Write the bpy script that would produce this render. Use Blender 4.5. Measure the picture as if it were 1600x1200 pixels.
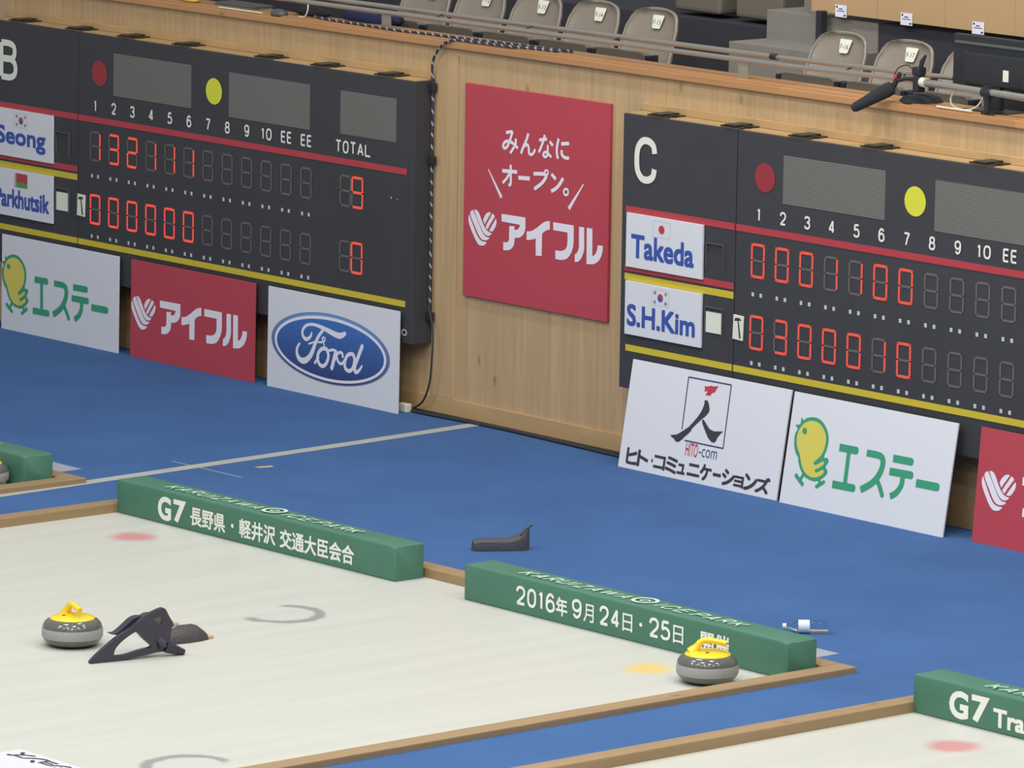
import bpy, bmesh, math, random
from mathutils import Vector, Matrix
for o in list(bpy.data.objects): bpy.data.objects.remove(o)
random.seed(4)
sc=bpy.context.scene; COL=sc.collection; PI=math.pi
# ---------------------------------------------------------------- camera (real metres: wall at y=0, ice at z=0)
T=6.0599; CX0=-6.0644; CA=.1915      # sheet pitch, first scoreboard column, column pitch
cam=bpy.data.cameras.new('camera'); co=bpy.data.objects.new('camera',cam); COL.objects.link(co)
cam.sensor_width=36; cam.sensor_fit='HORIZONTAL'; cam.lens=9048.89077/1600*36; cam.clip_start=.5; cam.clip_end=200
_y,_p,_r=[math.radians(a) for a in (-49.33511,-9.39283,0.87650)]
fw=Vector((math.sin(_y)*math.cos(_p),math.cos(_y)*math.cos(_p),math.sin(_p))); rt=Vector((math.cos(_y),-math.sin(_y),0)); up=rt.cross(fw)
rt2=rt*math.cos(_r)+up*math.sin(_r); up2=-rt*math.sin(_r)+up*math.cos(_r)
Rm=Matrix((rt2,up2,-fw)).transposed().to_4x4(); co.matrix_world=Matrix.Translation((22.83430,-21.52575,5.75438))@Rm
sc.camera=co
# ---------------------------------------------------------------- light: an evenly lit hall, rows of ceiling luminaires
w=bpy.data.worlds.new('hall'); sc.world=w; w.use_nodes=True
w.node_tree.nodes['Background'].inputs['Color'].default_value=(.95,.98,1,1); w.node_tree.nodes['Background'].inputs['Strength'].default_value=.36
for ix in range(4):
    for iy in range(4):
        l=bpy.data.lights.new('ceiling_luminaire','AREA'); l.shape='RECTANGLE'; l.size=1.6; l.size_y=.6; l.energy=158; l.color=(1,.985,.95)
        o=bpy.data.objects.new('ceiling_luminaire',l); COL.objects.link(o); o.location=(-1+ix*4.5,-15+iy*4.3,8.6); o.rotation_euler=(math.radians(12),0,0)
sc.view_settings.view_transform='Standard'; sc.view_settings.look='None'; sc.view_settings.gamma=1; sc.view_settings.exposure=0
sc.view_settings.use_curve_mapping=False
# ---- outlines of printed logos, (u,v) metres on their boards
AIF_POS=[0.0432,0.3006,1.1819]
AIF_LETTERS=[[[0.2515,0.1766],[0.4296,0.1785],[0.4308,0.1282],[0.4283,0.1137],[0.4181,0.0961],[0.404,0.0838],[0.388,0.0756],[0.3666,0.0713],[0.3516,0.0712],[0.3509,0.053],[0.346,0.0335],[0.3355,0.0194],[0.3178,0.0071],[0.2963,0.0018],[0.2675,0.0],[0.2673,0.0397],[0.2846,0.0393],[0.2971,0.0425],[0.306,0.0489],[0.3104,0.0601],[0.3104,0.1238],[0.3492,0.1263],[0.3496,0.109],[0.3621,0.1097],[0.3746,0.1146],[0.3851,0.1252],[0.3901,0.1381],[0.2523,0.1396]],[[0.4409,0.1118],[0.4659,0.1151],[0.4906,0.1236],[0.5187,0.1402],[0.5502,0.1614],[0.5677,0.1716],[0.5888,0.1786],[0.6107,0.1811],[0.6111,0.1402],[0.5899,0.135],[0.5688,0.1248],[0.555,0.1127],[0.554,0.004],[0.5103,0.0023],[0.5082,0.0861],[0.4952,0.0811],[0.4739,0.0751],[0.4526,0.0708],[0.4401,0.0707]],[[0.6355,0.1793],[0.7856,0.18],[0.7875,0.1023],[0.7847,0.0786],[0.7754,0.0542],[0.7585,0.0289],[0.7378,0.0124],[0.7099,0.004],[0.6852,0.0019],[0.6562,0.0023],[0.6541,0.0446],[0.6806,0.0449],[0.7052,0.0478],[0.7261,0.0566],[0.7391,0.0733],[0.7427,0.097],[0.7416,0.1412],[0.6365,0.1408]],[[0.8249,0.1792],[0.8626,0.1795],[0.8652,0.0788],[0.8595,0.0548],[0.8462,0.03],[0.8292,0.0128],[0.8117,0.0061],[0.7978,0.0051],[0.7975,0.0405],[0.8106,0.0491],[0.8209,0.0619],[0.8263,0.0835]],[[0.8815,0.1801],[0.9219,0.1801],[0.9243,0.0485],[0.9364,0.0523],[0.95,0.0655],[0.9599,0.0852],[0.9629,0.1053],[1.0,0.1057],[0.9982,0.0805],[0.9902,0.0563],[0.9751,0.0337],[0.9547,0.0184],[0.934,0.0102],[0.9132,0.0072],[0.8836,0.0046]]]
AIF_HEART=[[[0.0097,0.15],[0.0026,0.1409],[0.0,0.1263],[0.0014,0.1123],[0.0073,0.0963],[0.0224,0.0718],[0.0413,0.0454],[0.0581,0.0237],[0.0712,0.0109],[0.086,0.0019],[0.1042,0.001],[0.1223,0.005],[0.1367,0.0138],[0.1444,0.0266],[0.1292,0.0248],[0.1091,0.0261],[0.0926,0.0312],[0.0778,0.0426],[0.0629,0.0598],[0.0402,0.0953],[0.0213,0.124],[0.0118,0.1408]],[[0.014,0.1564],[0.0204,0.1667],[0.0366,0.1733],[0.0536,0.149],[0.0837,0.1074],[0.11,0.0701],[0.1248,0.0575],[0.1395,0.0509],[0.165,0.0503],[0.158,0.04],[0.1399,0.032],[0.1218,0.0299],[0.1036,0.0325],[0.085,0.0458],[0.0701,0.063],[0.0475,0.0961],[0.0249,0.1267],[0.0153,0.1447]],[[0.0414,0.175],[0.0567,0.1767],[0.0713,0.1723],[0.0825,0.1618],[0.0938,0.1441],[0.1089,0.1197],[0.1239,0.1001],[0.1424,0.0833],[0.1608,0.0759],[0.1825,0.0748],[0.1719,0.0618],[0.154,0.0549],[0.1358,0.0564],[0.1174,0.0662],[0.1025,0.0834],[0.0799,0.1141],[0.0573,0.1471]],[[0.1705,0.1752],[0.1549,0.1751],[0.1369,0.1674],[0.1209,0.1507],[0.1115,0.1319],[0.1168,0.1207],[0.1256,0.1079],[0.1378,0.1254],[0.1555,0.1487],[0.1713,0.1694]],[[0.1804,0.1709],[0.1932,0.1672],[0.2024,0.1575],[0.1848,0.1355],[0.1636,0.1094],[0.1478,0.085],[0.1386,0.0911],[0.1311,0.0998],[0.1452,0.1215],[0.1629,0.1448]],[[0.2081,0.1499],[0.2147,0.1412],[0.2151,0.1247],[0.2089,0.1098],[0.1966,0.0919],[0.1842,0.0805],[0.1716,0.0794],[0.157,0.0806],[0.1711,0.1008],[0.1887,0.124]]]
POSTER_STROKES=[[[[0.3687,0.983],[0.4213,0.9927],[0.4153,0.9684],[0.3996,0.9322],[0.3773,0.8997],[0.3543,0.893],[0.3459,0.9094],[0.3666,0.931],[0.4062,0.9351],[0.4461,0.9219],[0.4761,0.9035]],0.0184],[[[0.4551,0.9574],[0.4558,0.9294],[0.4335,0.8969],[0.4077,0.8683]],0.0174],[[[0.5658,0.9988],[0.5503,0.9607],[0.5251,0.9193],[0.5031,0.8761]],0.0184],[[[0.5251,0.9193],[0.5575,0.9335],[0.5711,0.9155],[0.5751,0.8858],[0.5949,0.8793],[0.6174,0.8945],[0.6267,0.9149]],0.0174],[[[0.6613,0.97],[0.7294,0.9834]],0.0184],[[[0.7094,1.0049],[0.6973,0.9672],[0.6786,0.931],[0.6598,0.899]],0.0174],[[[0.7525,0.9708],[0.7822,0.9503]],0.0184],[[[0.7367,0.9499],[0.7378,0.9071],[0.735,0.8897],[0.7157,0.8791],[0.6991,0.8902],[0.715,0.9069],[0.7412,0.9011],[0.7709,0.8827]],0.0164],[[[0.8297,0.9958],[0.8178,0.954],[0.8155,0.9153],[0.8261,0.88]],0.0184],[[[0.853,0.9683],[0.9206,0.9774]],0.0205],[[[0.8572,0.9324],[0.861,0.9072],[0.8873,0.8929],[0.9227,0.8944]],0.0194],[[[0.3408,0.7596],[0.4728,0.7664]],0.0215],[[[0.4145,0.8021],[0.417,0.6964],[0.3974,0.6843]],0.0184],[[[0.4103,0.7562],[0.3846,0.7232],[0.3457,0.6886]],0.0174],[[[0.4834,0.7347],[0.5851,0.7405]],0.0235],[[[0.6171,0.7719],[0.7247,0.7779],[0.7029,0.736],[0.6612,0.7057],[0.6257,0.6846]],0.0215],[[[0.7733,0.7866],[0.8129,0.7608]],0.0205],[[[0.8741,0.7739],[0.8427,0.7341],[0.811,0.707],[0.7725,0.6878]],0.0215],[[[0.2166,0.755],[0.3377,0.6032]],[0.0072,0.0215]],[[[1.0504,0.7588],[0.9269,0.6042]],[0.0072,0.0235]],[[[0.7445,0.7921],[0.7431,0.7859],[0.7389,0.7807],[0.7327,0.7774],[0.7258,0.7767],[0.7195,0.7786],[0.715,0.7829],[0.7134,0.7887],[0.7147,0.7948],[0.719,0.8001],[0.7251,0.8034],[0.7321,0.8041],[0.7384,0.8021],[0.7428,0.7978],[0.7445,0.7921]],0.0113],[[[0.9212,0.6998],[0.9195,0.6919],[0.9143,0.685],[0.9066,0.6807],[0.898,0.6798],[0.8902,0.6824],[0.8847,0.688],[0.8825,0.6956],[0.8843,0.7036],[0.8895,0.7104],[0.8971,0.7147],[0.9057,0.7157],[0.9136,0.7131],[0.9191,0.7074],[0.9212,0.6998]],0.0133]]
ESTE_STROKES=[[[[0.4133,0.3591],[0.5439,0.3599]],0.0404,1],[[[0.4887,0.344],[0.4929,0.175]],0.0281,0],[[[0.3984,0.157],[0.5603,0.1591]],0.0404,1],[[[0.6235,0.3586],[0.7034,0.3591],[0.7418,0.35],[0.7542,0.3248],[0.7495,0.2844],[0.7272,0.2415],[0.6948,0.2069],[0.65,0.1776],[0.6152,0.1593]],0.0373,0],[[[0.7268,0.2295],[0.7607,0.187],[0.7818,0.1524]],0.029,1],[[[0.8247,0.3588],[0.9633,0.36]],0.0404,1],[[[0.8111,0.2875],[0.9759,0.2893]],0.0404,1],[[[0.914,0.273],[0.9147,0.2336],[0.8982,0.1996],[0.8726,0.174],[0.8413,0.1574]],0.0342,0],[[[1.0189,0.255],[1.1777,0.2562]],0.043,1]]
CHICK_OUT=[[0.094,0.4778],[0.1095,0.4635],[0.1342,0.4785],[0.1722,0.4887],[0.212,0.4901],[0.2492,0.4796],[0.2811,0.4579],[0.3074,0.4268],[0.3215,0.394],[0.3236,0.3594],[0.3159,0.3235],[0.3059,0.2872],[0.328,0.2887],[0.3449,0.2789],[0.3411,0.261],[0.328,0.2399],[0.3466,0.2217],[0.3473,0.2061],[0.329,0.186],[0.303,0.1665],[0.2707,0.153],[0.236,0.1514],[0.2047,0.1572],[0.1863,0.1615],[0.1602,0.1786],[0.1344,0.2063],[0.1152,0.2385],[0.1086,0.2586],[0.0866,0.2799],[0.0677,0.3157],[0.0607,0.3498],[0.0608,0.3813],[0.0745,0.4131],[0.0535,0.4294],[0.0871,0.4376],[0.0917,0.4523]]
CHICK_IN=[[0.1811,0.47],[0.2165,0.468],[0.2488,0.4568],[0.2755,0.4362],[0.2963,0.4078],[0.3039,0.3775],[0.3021,0.3424],[0.2896,0.3058],[0.2653,0.2778],[0.2396,0.2566],[0.2344,0.2454],[0.246,0.2373],[0.2715,0.2473],[0.298,0.2644],[0.3135,0.2622],[0.3065,0.2472],[0.2805,0.2277],[0.2576,0.2174],[0.2509,0.2059],[0.2614,0.1987],[0.2847,0.2074],[0.3093,0.2215],[0.321,0.2127],[0.312,0.1957],[0.2853,0.1796],[0.257,0.1712],[0.2221,0.1703],[0.1898,0.1812],[0.1633,0.2001],[0.1424,0.2285],[0.1295,0.2546],[0.1198,0.2777],[0.0996,0.3028],[0.0845,0.3322],[0.079,0.3664],[0.085,0.3988],[0.0997,0.4254],[0.1249,0.4499],[0.1523,0.4632]]
CHICK_EYE=[[0.1507,0.4098],[0.1505,0.4018],[0.1467,0.3948],[0.1402,0.3903],[0.1322,0.3891],[0.1242,0.3916],[0.1179,0.3971],[0.1145,0.4047],[0.1147,0.4128],[0.1184,0.4198],[0.125,0.4243],[0.133,0.4254],[0.141,0.4229],[0.1473,0.4174]]
CHICK_FEET=[[[[0.1685,0.1746],[0.1514,0.1476]],0.0191],[[[0.113,0.1629],[0.1716,0.1226]],0.0234],[[[0.2961,0.1637],[0.2995,0.1468]],0.0179],[[[0.279,0.1246],[0.3321,0.1586]],0.0213]]
FORD_STROKES=[[[[0.438,0.3783],[0.426,0.3537],[0.3878,0.3326],[0.3568,0.3471],[0.3497,0.3786],[0.3792,0.4124],[0.4289,0.428],[0.4876,0.4285],[0.562,0.4173],[0.6515,0.3988],[0.7101,0.3948],[0.7551,0.4144]],[0.0123,0.0195,0.0234,0.0223,0.0201,0.019,0.0179,0.0201,0.0268,0.0346,0.0368,0.0251]],[[[0.5514,0.4136],[0.5085,0.3712],[0.4768,0.3256],[0.4528,0.2763],[0.421,0.2305],[0.3727,0.201],[0.328,0.2044],[0.3012,0.2333],[0.3024,0.2705],[0.3251,0.299]],[0.0195,0.0223,0.0251,0.0307,0.0335,0.038,0.0324,0.0251,0.0195,0.0156]],[[[0.4126,0.308],[0.4693,0.3269],[0.5274,0.3321],[0.5591,0.3432],[0.5646,0.36],[0.5494,0.365],[0.5398,0.3522],[0.5531,0.3309],[0.5599,0.3156]],0.0112],[[[0.5785,0.2996],[0.5388,0.2944],[0.5054,0.2647],[0.4986,0.2268],[0.5201,0.1973],[0.5536,0.1925],[0.584,0.215],[0.6012,0.2588],[0.5864,0.2937],[0.5785,0.2996]],0.0234],[[[0.4721,0.2002],[0.5079,0.2419]],0.0167],[[[0.5907,0.2874],[0.6402,0.3016],[0.6698,0.2977]],0.0167],[[[0.67,0.2954],[0.6509,0.2377],[0.6343,0.1894]],0.0279],[[[0.6611,0.2436],[0.6925,0.2892],[0.7283,0.2938],[0.738,0.2721]],0.0179],[[[0.6812,0.2601],[0.6985,0.2348],[0.7281,0.2295],[0.7578,0.2564]],0.0179],[[[0.8217,0.3015],[0.7799,0.2868],[0.7557,0.2423],[0.7633,0.2066],[0.7971,0.195],[0.831,0.2156],[0.8475,0.2636],[0.8369,0.2943],[0.8217,0.3015]],0.0234],[[[0.9163,0.3596],[0.8806,0.2909],[0.8514,0.2275],[0.8584,0.1963],[0.8894,0.2096],[0.9184,0.2409]],[0.0279,0.0268,0.0246,0.0234,0.0201,0.0134]]]
HITO_A=[[0.6242,0.4595],[0.6486,0.4629],[0.6634,0.4417],[0.6746,0.4183],[0.6722,0.4002],[0.6512,0.3758],[0.6196,0.3518],[0.5844,0.3201],[0.5538,0.2908],[0.5509,0.2796],[0.5247,0.2544],[0.4977,0.2327],[0.494,0.225],[0.4754,0.2134],[0.4617,0.2032],[0.4348,0.2058],[0.4274,0.2155],[0.3959,0.2272],[0.3918,0.2338],[0.4377,0.2421],[0.4615,0.2544],[0.494,0.2751],[0.5309,0.3],[0.5567,0.3269],[0.5865,0.3597],[0.6105,0.3952],[0.6243,0.4292],[0.6265,0.4438]]
HITO_B=[[0.6254,0.3491],[0.6346,0.355],[0.6465,0.3484],[0.6715,0.3288],[0.6965,0.3091],[0.7345,0.302],[0.8078,0.3117],[0.7879,0.2953],[0.767,0.271],[0.7605,0.2523],[0.7474,0.2405],[0.7264,0.241],[0.6969,0.2575],[0.6701,0.2858],[0.649,0.3113],[0.6312,0.3338]]
HITO_RED=[[0.6072,0.5403],[0.6175,0.536],[0.6429,0.5395],[0.6623,0.5467],[0.6734,0.5436],[0.7187,0.5508],[0.7068,0.5332],[0.6953,0.5138],[0.671,0.5051],[0.6659,0.492],[0.643,0.4895],[0.6217,0.4913],[0.6351,0.502],[0.638,0.5131],[0.6104,0.5076],[0.6162,0.5173]]
HITO_FRAME=[[0.4764,0.2762],[0.4706,0.5691],[0.8182,0.5714],[0.8244,0.2202],[0.5108,0.2202]]
HITO_KANA=[[0.1022,0.0719,0.105],[0.1944,0.0715,0.1045],[0.2717,0.0711,0.025],[0.334,0.0708,0.108],[0.4315,0.0704,0.1117],[0.5141,0.0701,0.0783],[0.6147,0.0696,0.1148],[0.7129,0.0692,0.1062],[0.8046,0.0688,0.0772],[0.8958,0.0683,0.1134],[0.9827,0.0679,0.0927],[1.0751,0.0675,0.1164],[1.1732,0.0671,0.1278]]
STAB_OUT=[[-0.0002,0.0035],[0.0271,0.0346],[0.0865,0.0797],[0.1459,0.1185],[0.2101,0.1506],[0.256,0.1824],[0.2974,0.2082],[0.3619,0.2321],[0.3896,0.2304],[0.4084,0.1983],[0.4309,0.156],[0.4227,0.1207],[0.4183,0.0914],[0.4185,0.0617],[0.4464,0.0463],[0.4791,0.0221],[0.4941,0.0037],[0.4839,-0.0047],[0.4513,0.0055],[0.4094,0.0222],[0.3492,0.0236],[0.2845,0.0148],[0.1924,0.0043],[0.1097,-0.0069],[0.0685,-0.0136],[0.0319,-0.0147]]
STAB_H1=[[0.1233,0.0383],[0.1324,0.0628],[0.1598,0.0898],[0.1965,0.1139],[0.2332,0.1316],[0.2471,0.1261],[0.2749,0.0961],[0.3166,0.0584],[0.3121,0.0503],[0.2567,0.0428],[0.1923,0.0297],[0.1509,0.026],[0.128,0.0294]]
STAB_H2=[[0.3783,0.1959],[0.3807,0.1796],[0.3762,0.1588],[0.3624,0.141],[0.3508,0.1569],[0.3414,0.1747],[0.3307,0.1841],[0.3483,0.1889]]
STAB_H3=[[0.247,0.1431],[0.2655,0.1329],[0.307,0.1312],[0.3094,0.1099],[0.3025,0.1063],[0.2748,0.1194]]
STAB_WING=[[0.1253,0.1249],[0.152,0.1254],[0.1749,0.1368],[0.207,0.1614],[0.2346,0.1826],[0.2576,0.1928],[0.2806,0.1945],[0.3084,0.1873],[0.327,0.1623],[0.2808,0.1496],[0.2532,0.1415],[0.2164,0.1237],[0.1796,0.1135],[0.152,0.119]]
# ---------------------------------------------------------------- helpers
def lin(c):
    return tuple(((x/255)/12.92 if x/255<=.04045 else ((x/255+.055)/1.055)**2.4) for x in c)
MATS={}
def mat(name,rgb,rough=.6,metal=0,spec=.5,noise=0,nscale=8,bump=0,bscale=60,emit=None,estr=0,trans=0,ior=1.45,stretch=(1,1,1),coat=0):
    if name in MATS: return MATS[name]
    m=bpy.data.materials.new(name); m.use_nodes=True; nt=m.node_tree; b=nt.nodes['Principled BSDF']
    c=lin(rgb)+(1,)
    b.inputs['Base Color'].default_value=c; b.inputs['Roughness'].default_value=rough
    b.inputs['Metallic'].default_value=metal; b.inputs['Specular IOR Level'].default_value=spec
    b.inputs['Coat Weight'].default_value=coat; b.inputs['IOR'].default_value=ior
    b.inputs['Transmission Weight'].default_value=trans
    if emit: b.inputs['Emission Color'].default_value=tuple(emit)+(1,); b.inputs['Emission Strength'].default_value=estr
    tc=nt.nodes.new('ShaderNodeTexCoord'); mp=nt.nodes.new('ShaderNodeMapping'); mp.inputs['Scale'].default_value=stretch
    nt.links.new(tc.outputs['Object'],mp.inputs['Vector'])
    if noise:
        n=nt.nodes.new('ShaderNodeTexNoise'); n.inputs['Scale'].default_value=nscale; n.inputs['Detail'].default_value=4
        nt.links.new(mp.outputs['Vector'],n.inputs['Vector'])
        r=nt.nodes.new('ShaderNodeMapRange'); r.inputs['To Min'].default_value=1-noise; r.inputs['To Max'].default_value=1+noise
        r.inputs['From Min'].default_value=.3; r.inputs['From Max'].default_value=.7
        nt.links.new(n.outputs['Fac'],r.inputs['Value'])
        mx=nt.nodes.new('ShaderNodeVectorMath'); mx.operation='SCALE'; mx.inputs[0].default_value=c[:3]
        nt.links.new(r.outputs['Result'],mx.inputs['Scale']); nt.links.new(mx.outputs['Vector'],b.inputs['Base Color'])
    if bump:
        n=nt.nodes.new('ShaderNodeTexNoise'); n.inputs['Scale'].default_value=bscale; nt.links.new(mp.outputs['Vector'],n.inputs['Vector'])
        bp=nt.nodes.new('ShaderNodeBump'); bp.inputs['Strength'].default_value=bump; bp.inputs['Distance'].default_value=.01
        nt.links.new(n.outputs['Fac'],bp.inputs['Height']); nt.links.new(bp.outputs['Normal'],b.inputs['Normal'])
    MATS[name]=m; return m
def wood(name,rgb,plank=.09,axis='X',var=.10,grain=.10,knots=True,rough=.5,groove=.35,along='Z'):
    """boards side by side along `axis`, grain running along `along`"""
    if name in MATS: return MATS[name]
    m=bpy.data.materials.new(name); m.use_nodes=True; nt=m.node_tree; N=nt.nodes; L=nt.links; b=N['Principled BSDF']
    b.inputs['Roughness'].default_value=rough
    tc=N.new('ShaderNodeTexCoord'); sp=N.new('ShaderNodeSeparateXYZ'); L.new(tc.outputs['Object'],sp.inputs[0])
    d=N.new('ShaderNodeMath'); d.operation='DIVIDE'; d.inputs[1].default_value=plank; L.new(sp.outputs[axis],d.inputs[0])
    fl=N.new('ShaderNodeMath'); fl.operation='FLOOR'; L.new(d.outputs[0],fl.inputs[0])
    fr=N.new('ShaderNodeMath'); fr.operation='FRACT'; L.new(d.outputs[0],fr.inputs[0])
    wn=N.new('ShaderNodeTexWhiteNoise'); wn.noise_dimensions='1D'; L.new(fl.outputs[0],wn.inputs['W'])
    mp=N.new('ShaderNodeMapping'); s=[22,22,22]; s['XYZ'.index(along)]=1.2; mp.inputs['Scale'].default_value=s
    L.new(tc.outputs['Object'],mp.inputs['Vector'])
    n=N.new('ShaderNodeTexNoise'); n.inputs['Scale'].default_value=1.3; n.inputs['Detail'].default_value=6; n.noise_dimensions='4D'
    L.new(mp.outputs['Vector'],n.inputs['Vector']); wm=N.new('ShaderNodeMath'); wm.operation='MULTIPLY'; wm.inputs[1].default_value=9; L.new(fl.outputs[0],wm.inputs[0]); L.new(wm.outputs[0],n.inputs['W'])
    r1=N.new('ShaderNodeMapRange'); r1.inputs['To Min'].default_value=1-var; r1.inputs['To Max'].default_value=1+var; L.new(wn.outputs['Value'],r1.inputs['Value'])
    r2=N.new('ShaderNodeMapRange'); r2.inputs['From Min'].default_value=.3; r2.inputs['From Max'].default_value=.7; r2.inputs['To Min'].default_value=1-grain; r2.inputs['To Max'].default_value=1+grain; L.new(n.outputs['Fac'],r2.inputs['Value'])
    # groove between boards
    pg=N.new('ShaderNodeMath'); pg.operation='PINGPONG'; pg.inputs[1].default_value=.5; L.new(fr.outputs[0],pg.inputs[0])
    r3=N.new('ShaderNodeMapRange'); r3.inputs['From Min'].default_value=0; r3.inputs['From Max'].default_value=.05; r3.inputs['To Min'].default_value=1-groove; r3.inputs['To Max'].default_value=1; L.new(pg.outputs[0],r3.inputs['Value'])
    a=N.new('ShaderNodeMath'); a.operation='MULTIPLY'; L.new(r1.outputs[0],a.inputs[0]); L.new(r2.outputs[0],a.inputs[1])
    a2=N.new('ShaderNodeMath'); a2.operation='MULTIPLY'; L.new(a.outputs[0],a2.inputs[0]); L.new(r3.outputs[0],a2.inputs[1]); last=a2
    if knots:
        mk=N.new('ShaderNodeMapping'); sk=[5,5,5]; sk['XYZ'.index(along)]=2.4; mk.inputs['Scale'].default_value=sk; L.new(tc.outputs['Object'],mk.inputs['Vector'])
        vo=N.new('ShaderNodeTexVoronoi'); vo.inputs['Scale'].default_value=1.0; L.new(mk.outputs['Vector'],vo.inputs['Vector'])
        r4=N.new('ShaderNodeMapRange'); r4.inputs['From Min'].default_value=.03; r4.inputs['From Max'].default_value=.1; r4.inputs['To Min'].default_value=.62; r4.inputs['To Max'].default_value=1; L.new(vo.outputs['Distance'],r4.inputs['Value'])
        a3=N.new('ShaderNodeMath'); a3.operation='MULTIPLY'; L.new(last.outputs[0],a3.inputs[0]); L.new(r4.outputs[0],a3.inputs[1]); last=a3
    mx=N.new('ShaderNodeVectorMath'); mx.operation='SCALE'; mx.inputs[0].default_value=lin(rgb); L.new(last.outputs[0],mx.inputs['Scale']); L.new(mx.outputs['Vector'],b.inputs['Base Color'])
    MATS[name]=m; return m

def box(bm,x0,x1,y0,y1,z0,z1):
    v=[bm.verts.new(p) for p in ((x0,y0,z0),(x1,y0,z0),(x1,y1,z0),(x0,y1,z0),(x0,y0,z1),(x1,y0,z1),(x1,y1,z1),(x0,y1,z1))]
    for f in ((0,3,2,1),(4,5,6,7),(0,1,5,4),(1,2,6,5),(2,3,7,6),(3,0,4,7)): bm.faces.new([v[i] for i in f])
    return v
def B(*boxes,bevel=0,seg=2):
    bm=bmesh.new()
    for b in boxes: box(bm,*b)
    if bevel: bmesh.ops.bevel(bm,geom=bm.edges[:],offset=bevel,segments=seg,affect='EDGES',profile=.6)
    return bm
def smooth_pts(pts,closed=False,n=5):
    P=[Vector(p) for p in pts]; out=[]; N=len(P)
    if N<3: return P
    rng=range(N) if closed else range(N-1)
    for i in rng:
        p0=P[(i-1)%N] if closed or i>0 else P[0]; p1=P[i]; p2=P[(i+1)%N]; p3=P[(i+2)%N] if closed or i+2<N else P[-1]
        for k in range(n):
            t=k/n; out.append(.5*((2*p1)+(p2-p0)*t+(2*p0-5*p1+4*p2-p3)*t*t+(3*p1-p0-3*p2+p3)*t**3))
    if not closed: out.append(P[-1])
    return out
def tube(bm,pts,r,seg=10,closed=False,caps=True):
    P=[Vector(p) for p in pts]; N=len(P); R=r if isinstance(r,(list,tuple)) else [r]*N
    rings=[]; up=None
    for i in range(N):
        if closed: t=(P[(i+1)%N]-P[i-1]).normalized()
        else: t=(P[min(i+1,N-1)]-P[max(i-1,0)]).normalized()
        if up is None:
            up=Vector((0,0,1)) if abs(t.z)<.9 else Vector((1,0,0))
        a=t.cross(up)
        if a.length<1e-4: a=t.orthogonal()
        a.normalize(); b=a.cross(t).normalized(); up=b
        rings.append([bm.verts.new(P[i]+(a*math.cos(2*PI*k/seg)+b*math.sin(2*PI*k/seg))*R[i]) for k in range(seg)])
    for i in range(N if closed else N-1):
        q=rings[i]; w=rings[(i+1)%N]
        for k in range(seg): bm.faces.new((q[k],q[(k+1)%seg],w[(k+1)%seg],w[k]))
    if caps and not closed:
        bm.faces.new(rings[0]); bm.faces.new(rings[-1][::-1])
def lathe(bm,prof,seg=48,c=(0,0),closed=False):
    rings=[]
    for r,z in prof:
        if r<1e-5: rings.append([bm.verts.new((c[0],c[1],z))])
        else: rings.append([bm.verts.new((c[0]+r*math.cos(2*PI*k/seg),c[1]+r*math.sin(2*PI*k/seg),z)) for k in range(seg)])
    for a,b in zip(rings,rings[1:]):
        for k in range(seg):
            k2=(k+1)%seg
            if len(a)==1 and len(b)==1: continue
            if len(a)==1: bm.faces.new((a[0],b[k2],b[k]))
            elif len(b)==1: bm.faces.new((a[k],a[k2],b[0]))
            else: bm.faces.new((a[k],a[k2],b[k2],b[k]))
def obj(name,bm,m,parent=None,smooth=False,loc=None):
    if isinstance(bm,bmesh.types.BMesh):
        bmesh.ops.recalc_face_normals(bm,faces=bm.faces[:])
        me=bpy.data.meshes.new(name); bm.to_mesh(me); bm.free()
    else: me=bm
    me.materials.clear(); me.materials.append(m)
    if smooth:
        for p in me.polygons: p.use_smooth=True
        try: me.set_sharp_from_angle(angle=math.radians(42))
        except Exception: pass
    o=bpy.data.objects.new(name,me); COL.objects.link(o)
    if parent: o.parent=parent
    if loc: o.location=loc
    return o
def thing(name,label,cat,loc=(0,0,0),rot=(0,0,0),group=None):
    o=bpy.data.objects.new(name,None); COL.objects.link(o); o.empty_display_size=.05
    o.location=loc; o.rotation_euler=rot; return tag(o,label,cat,group)
def tag(o,label,cat,group=None,kind=None):
    if label: o['label']=label
    if cat: o['category']=cat
    if group: o['group']=group
    if kind: o['kind']=kind
    return o
def struct(name,bm,m,loc=None,label=None):
    o=obj(name,bm,m,loc=loc); o['kind']='structure'
    if label: o['label']=label; 
    return o
def dup(root,loc,label=None,rot=None):
    r=root.copy(); COL.objects.link(r); r.location=loc
    if rot: r.rotation_euler=rot
    if label: r['label']=label
    for ch in list(root.children):
        c=ch.copy(); COL.objects.link(c); c.parent=r
        for g in list(ch.children):
            d=g.copy(); COL.objects.link(d); d.parent=c
    return r
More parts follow.
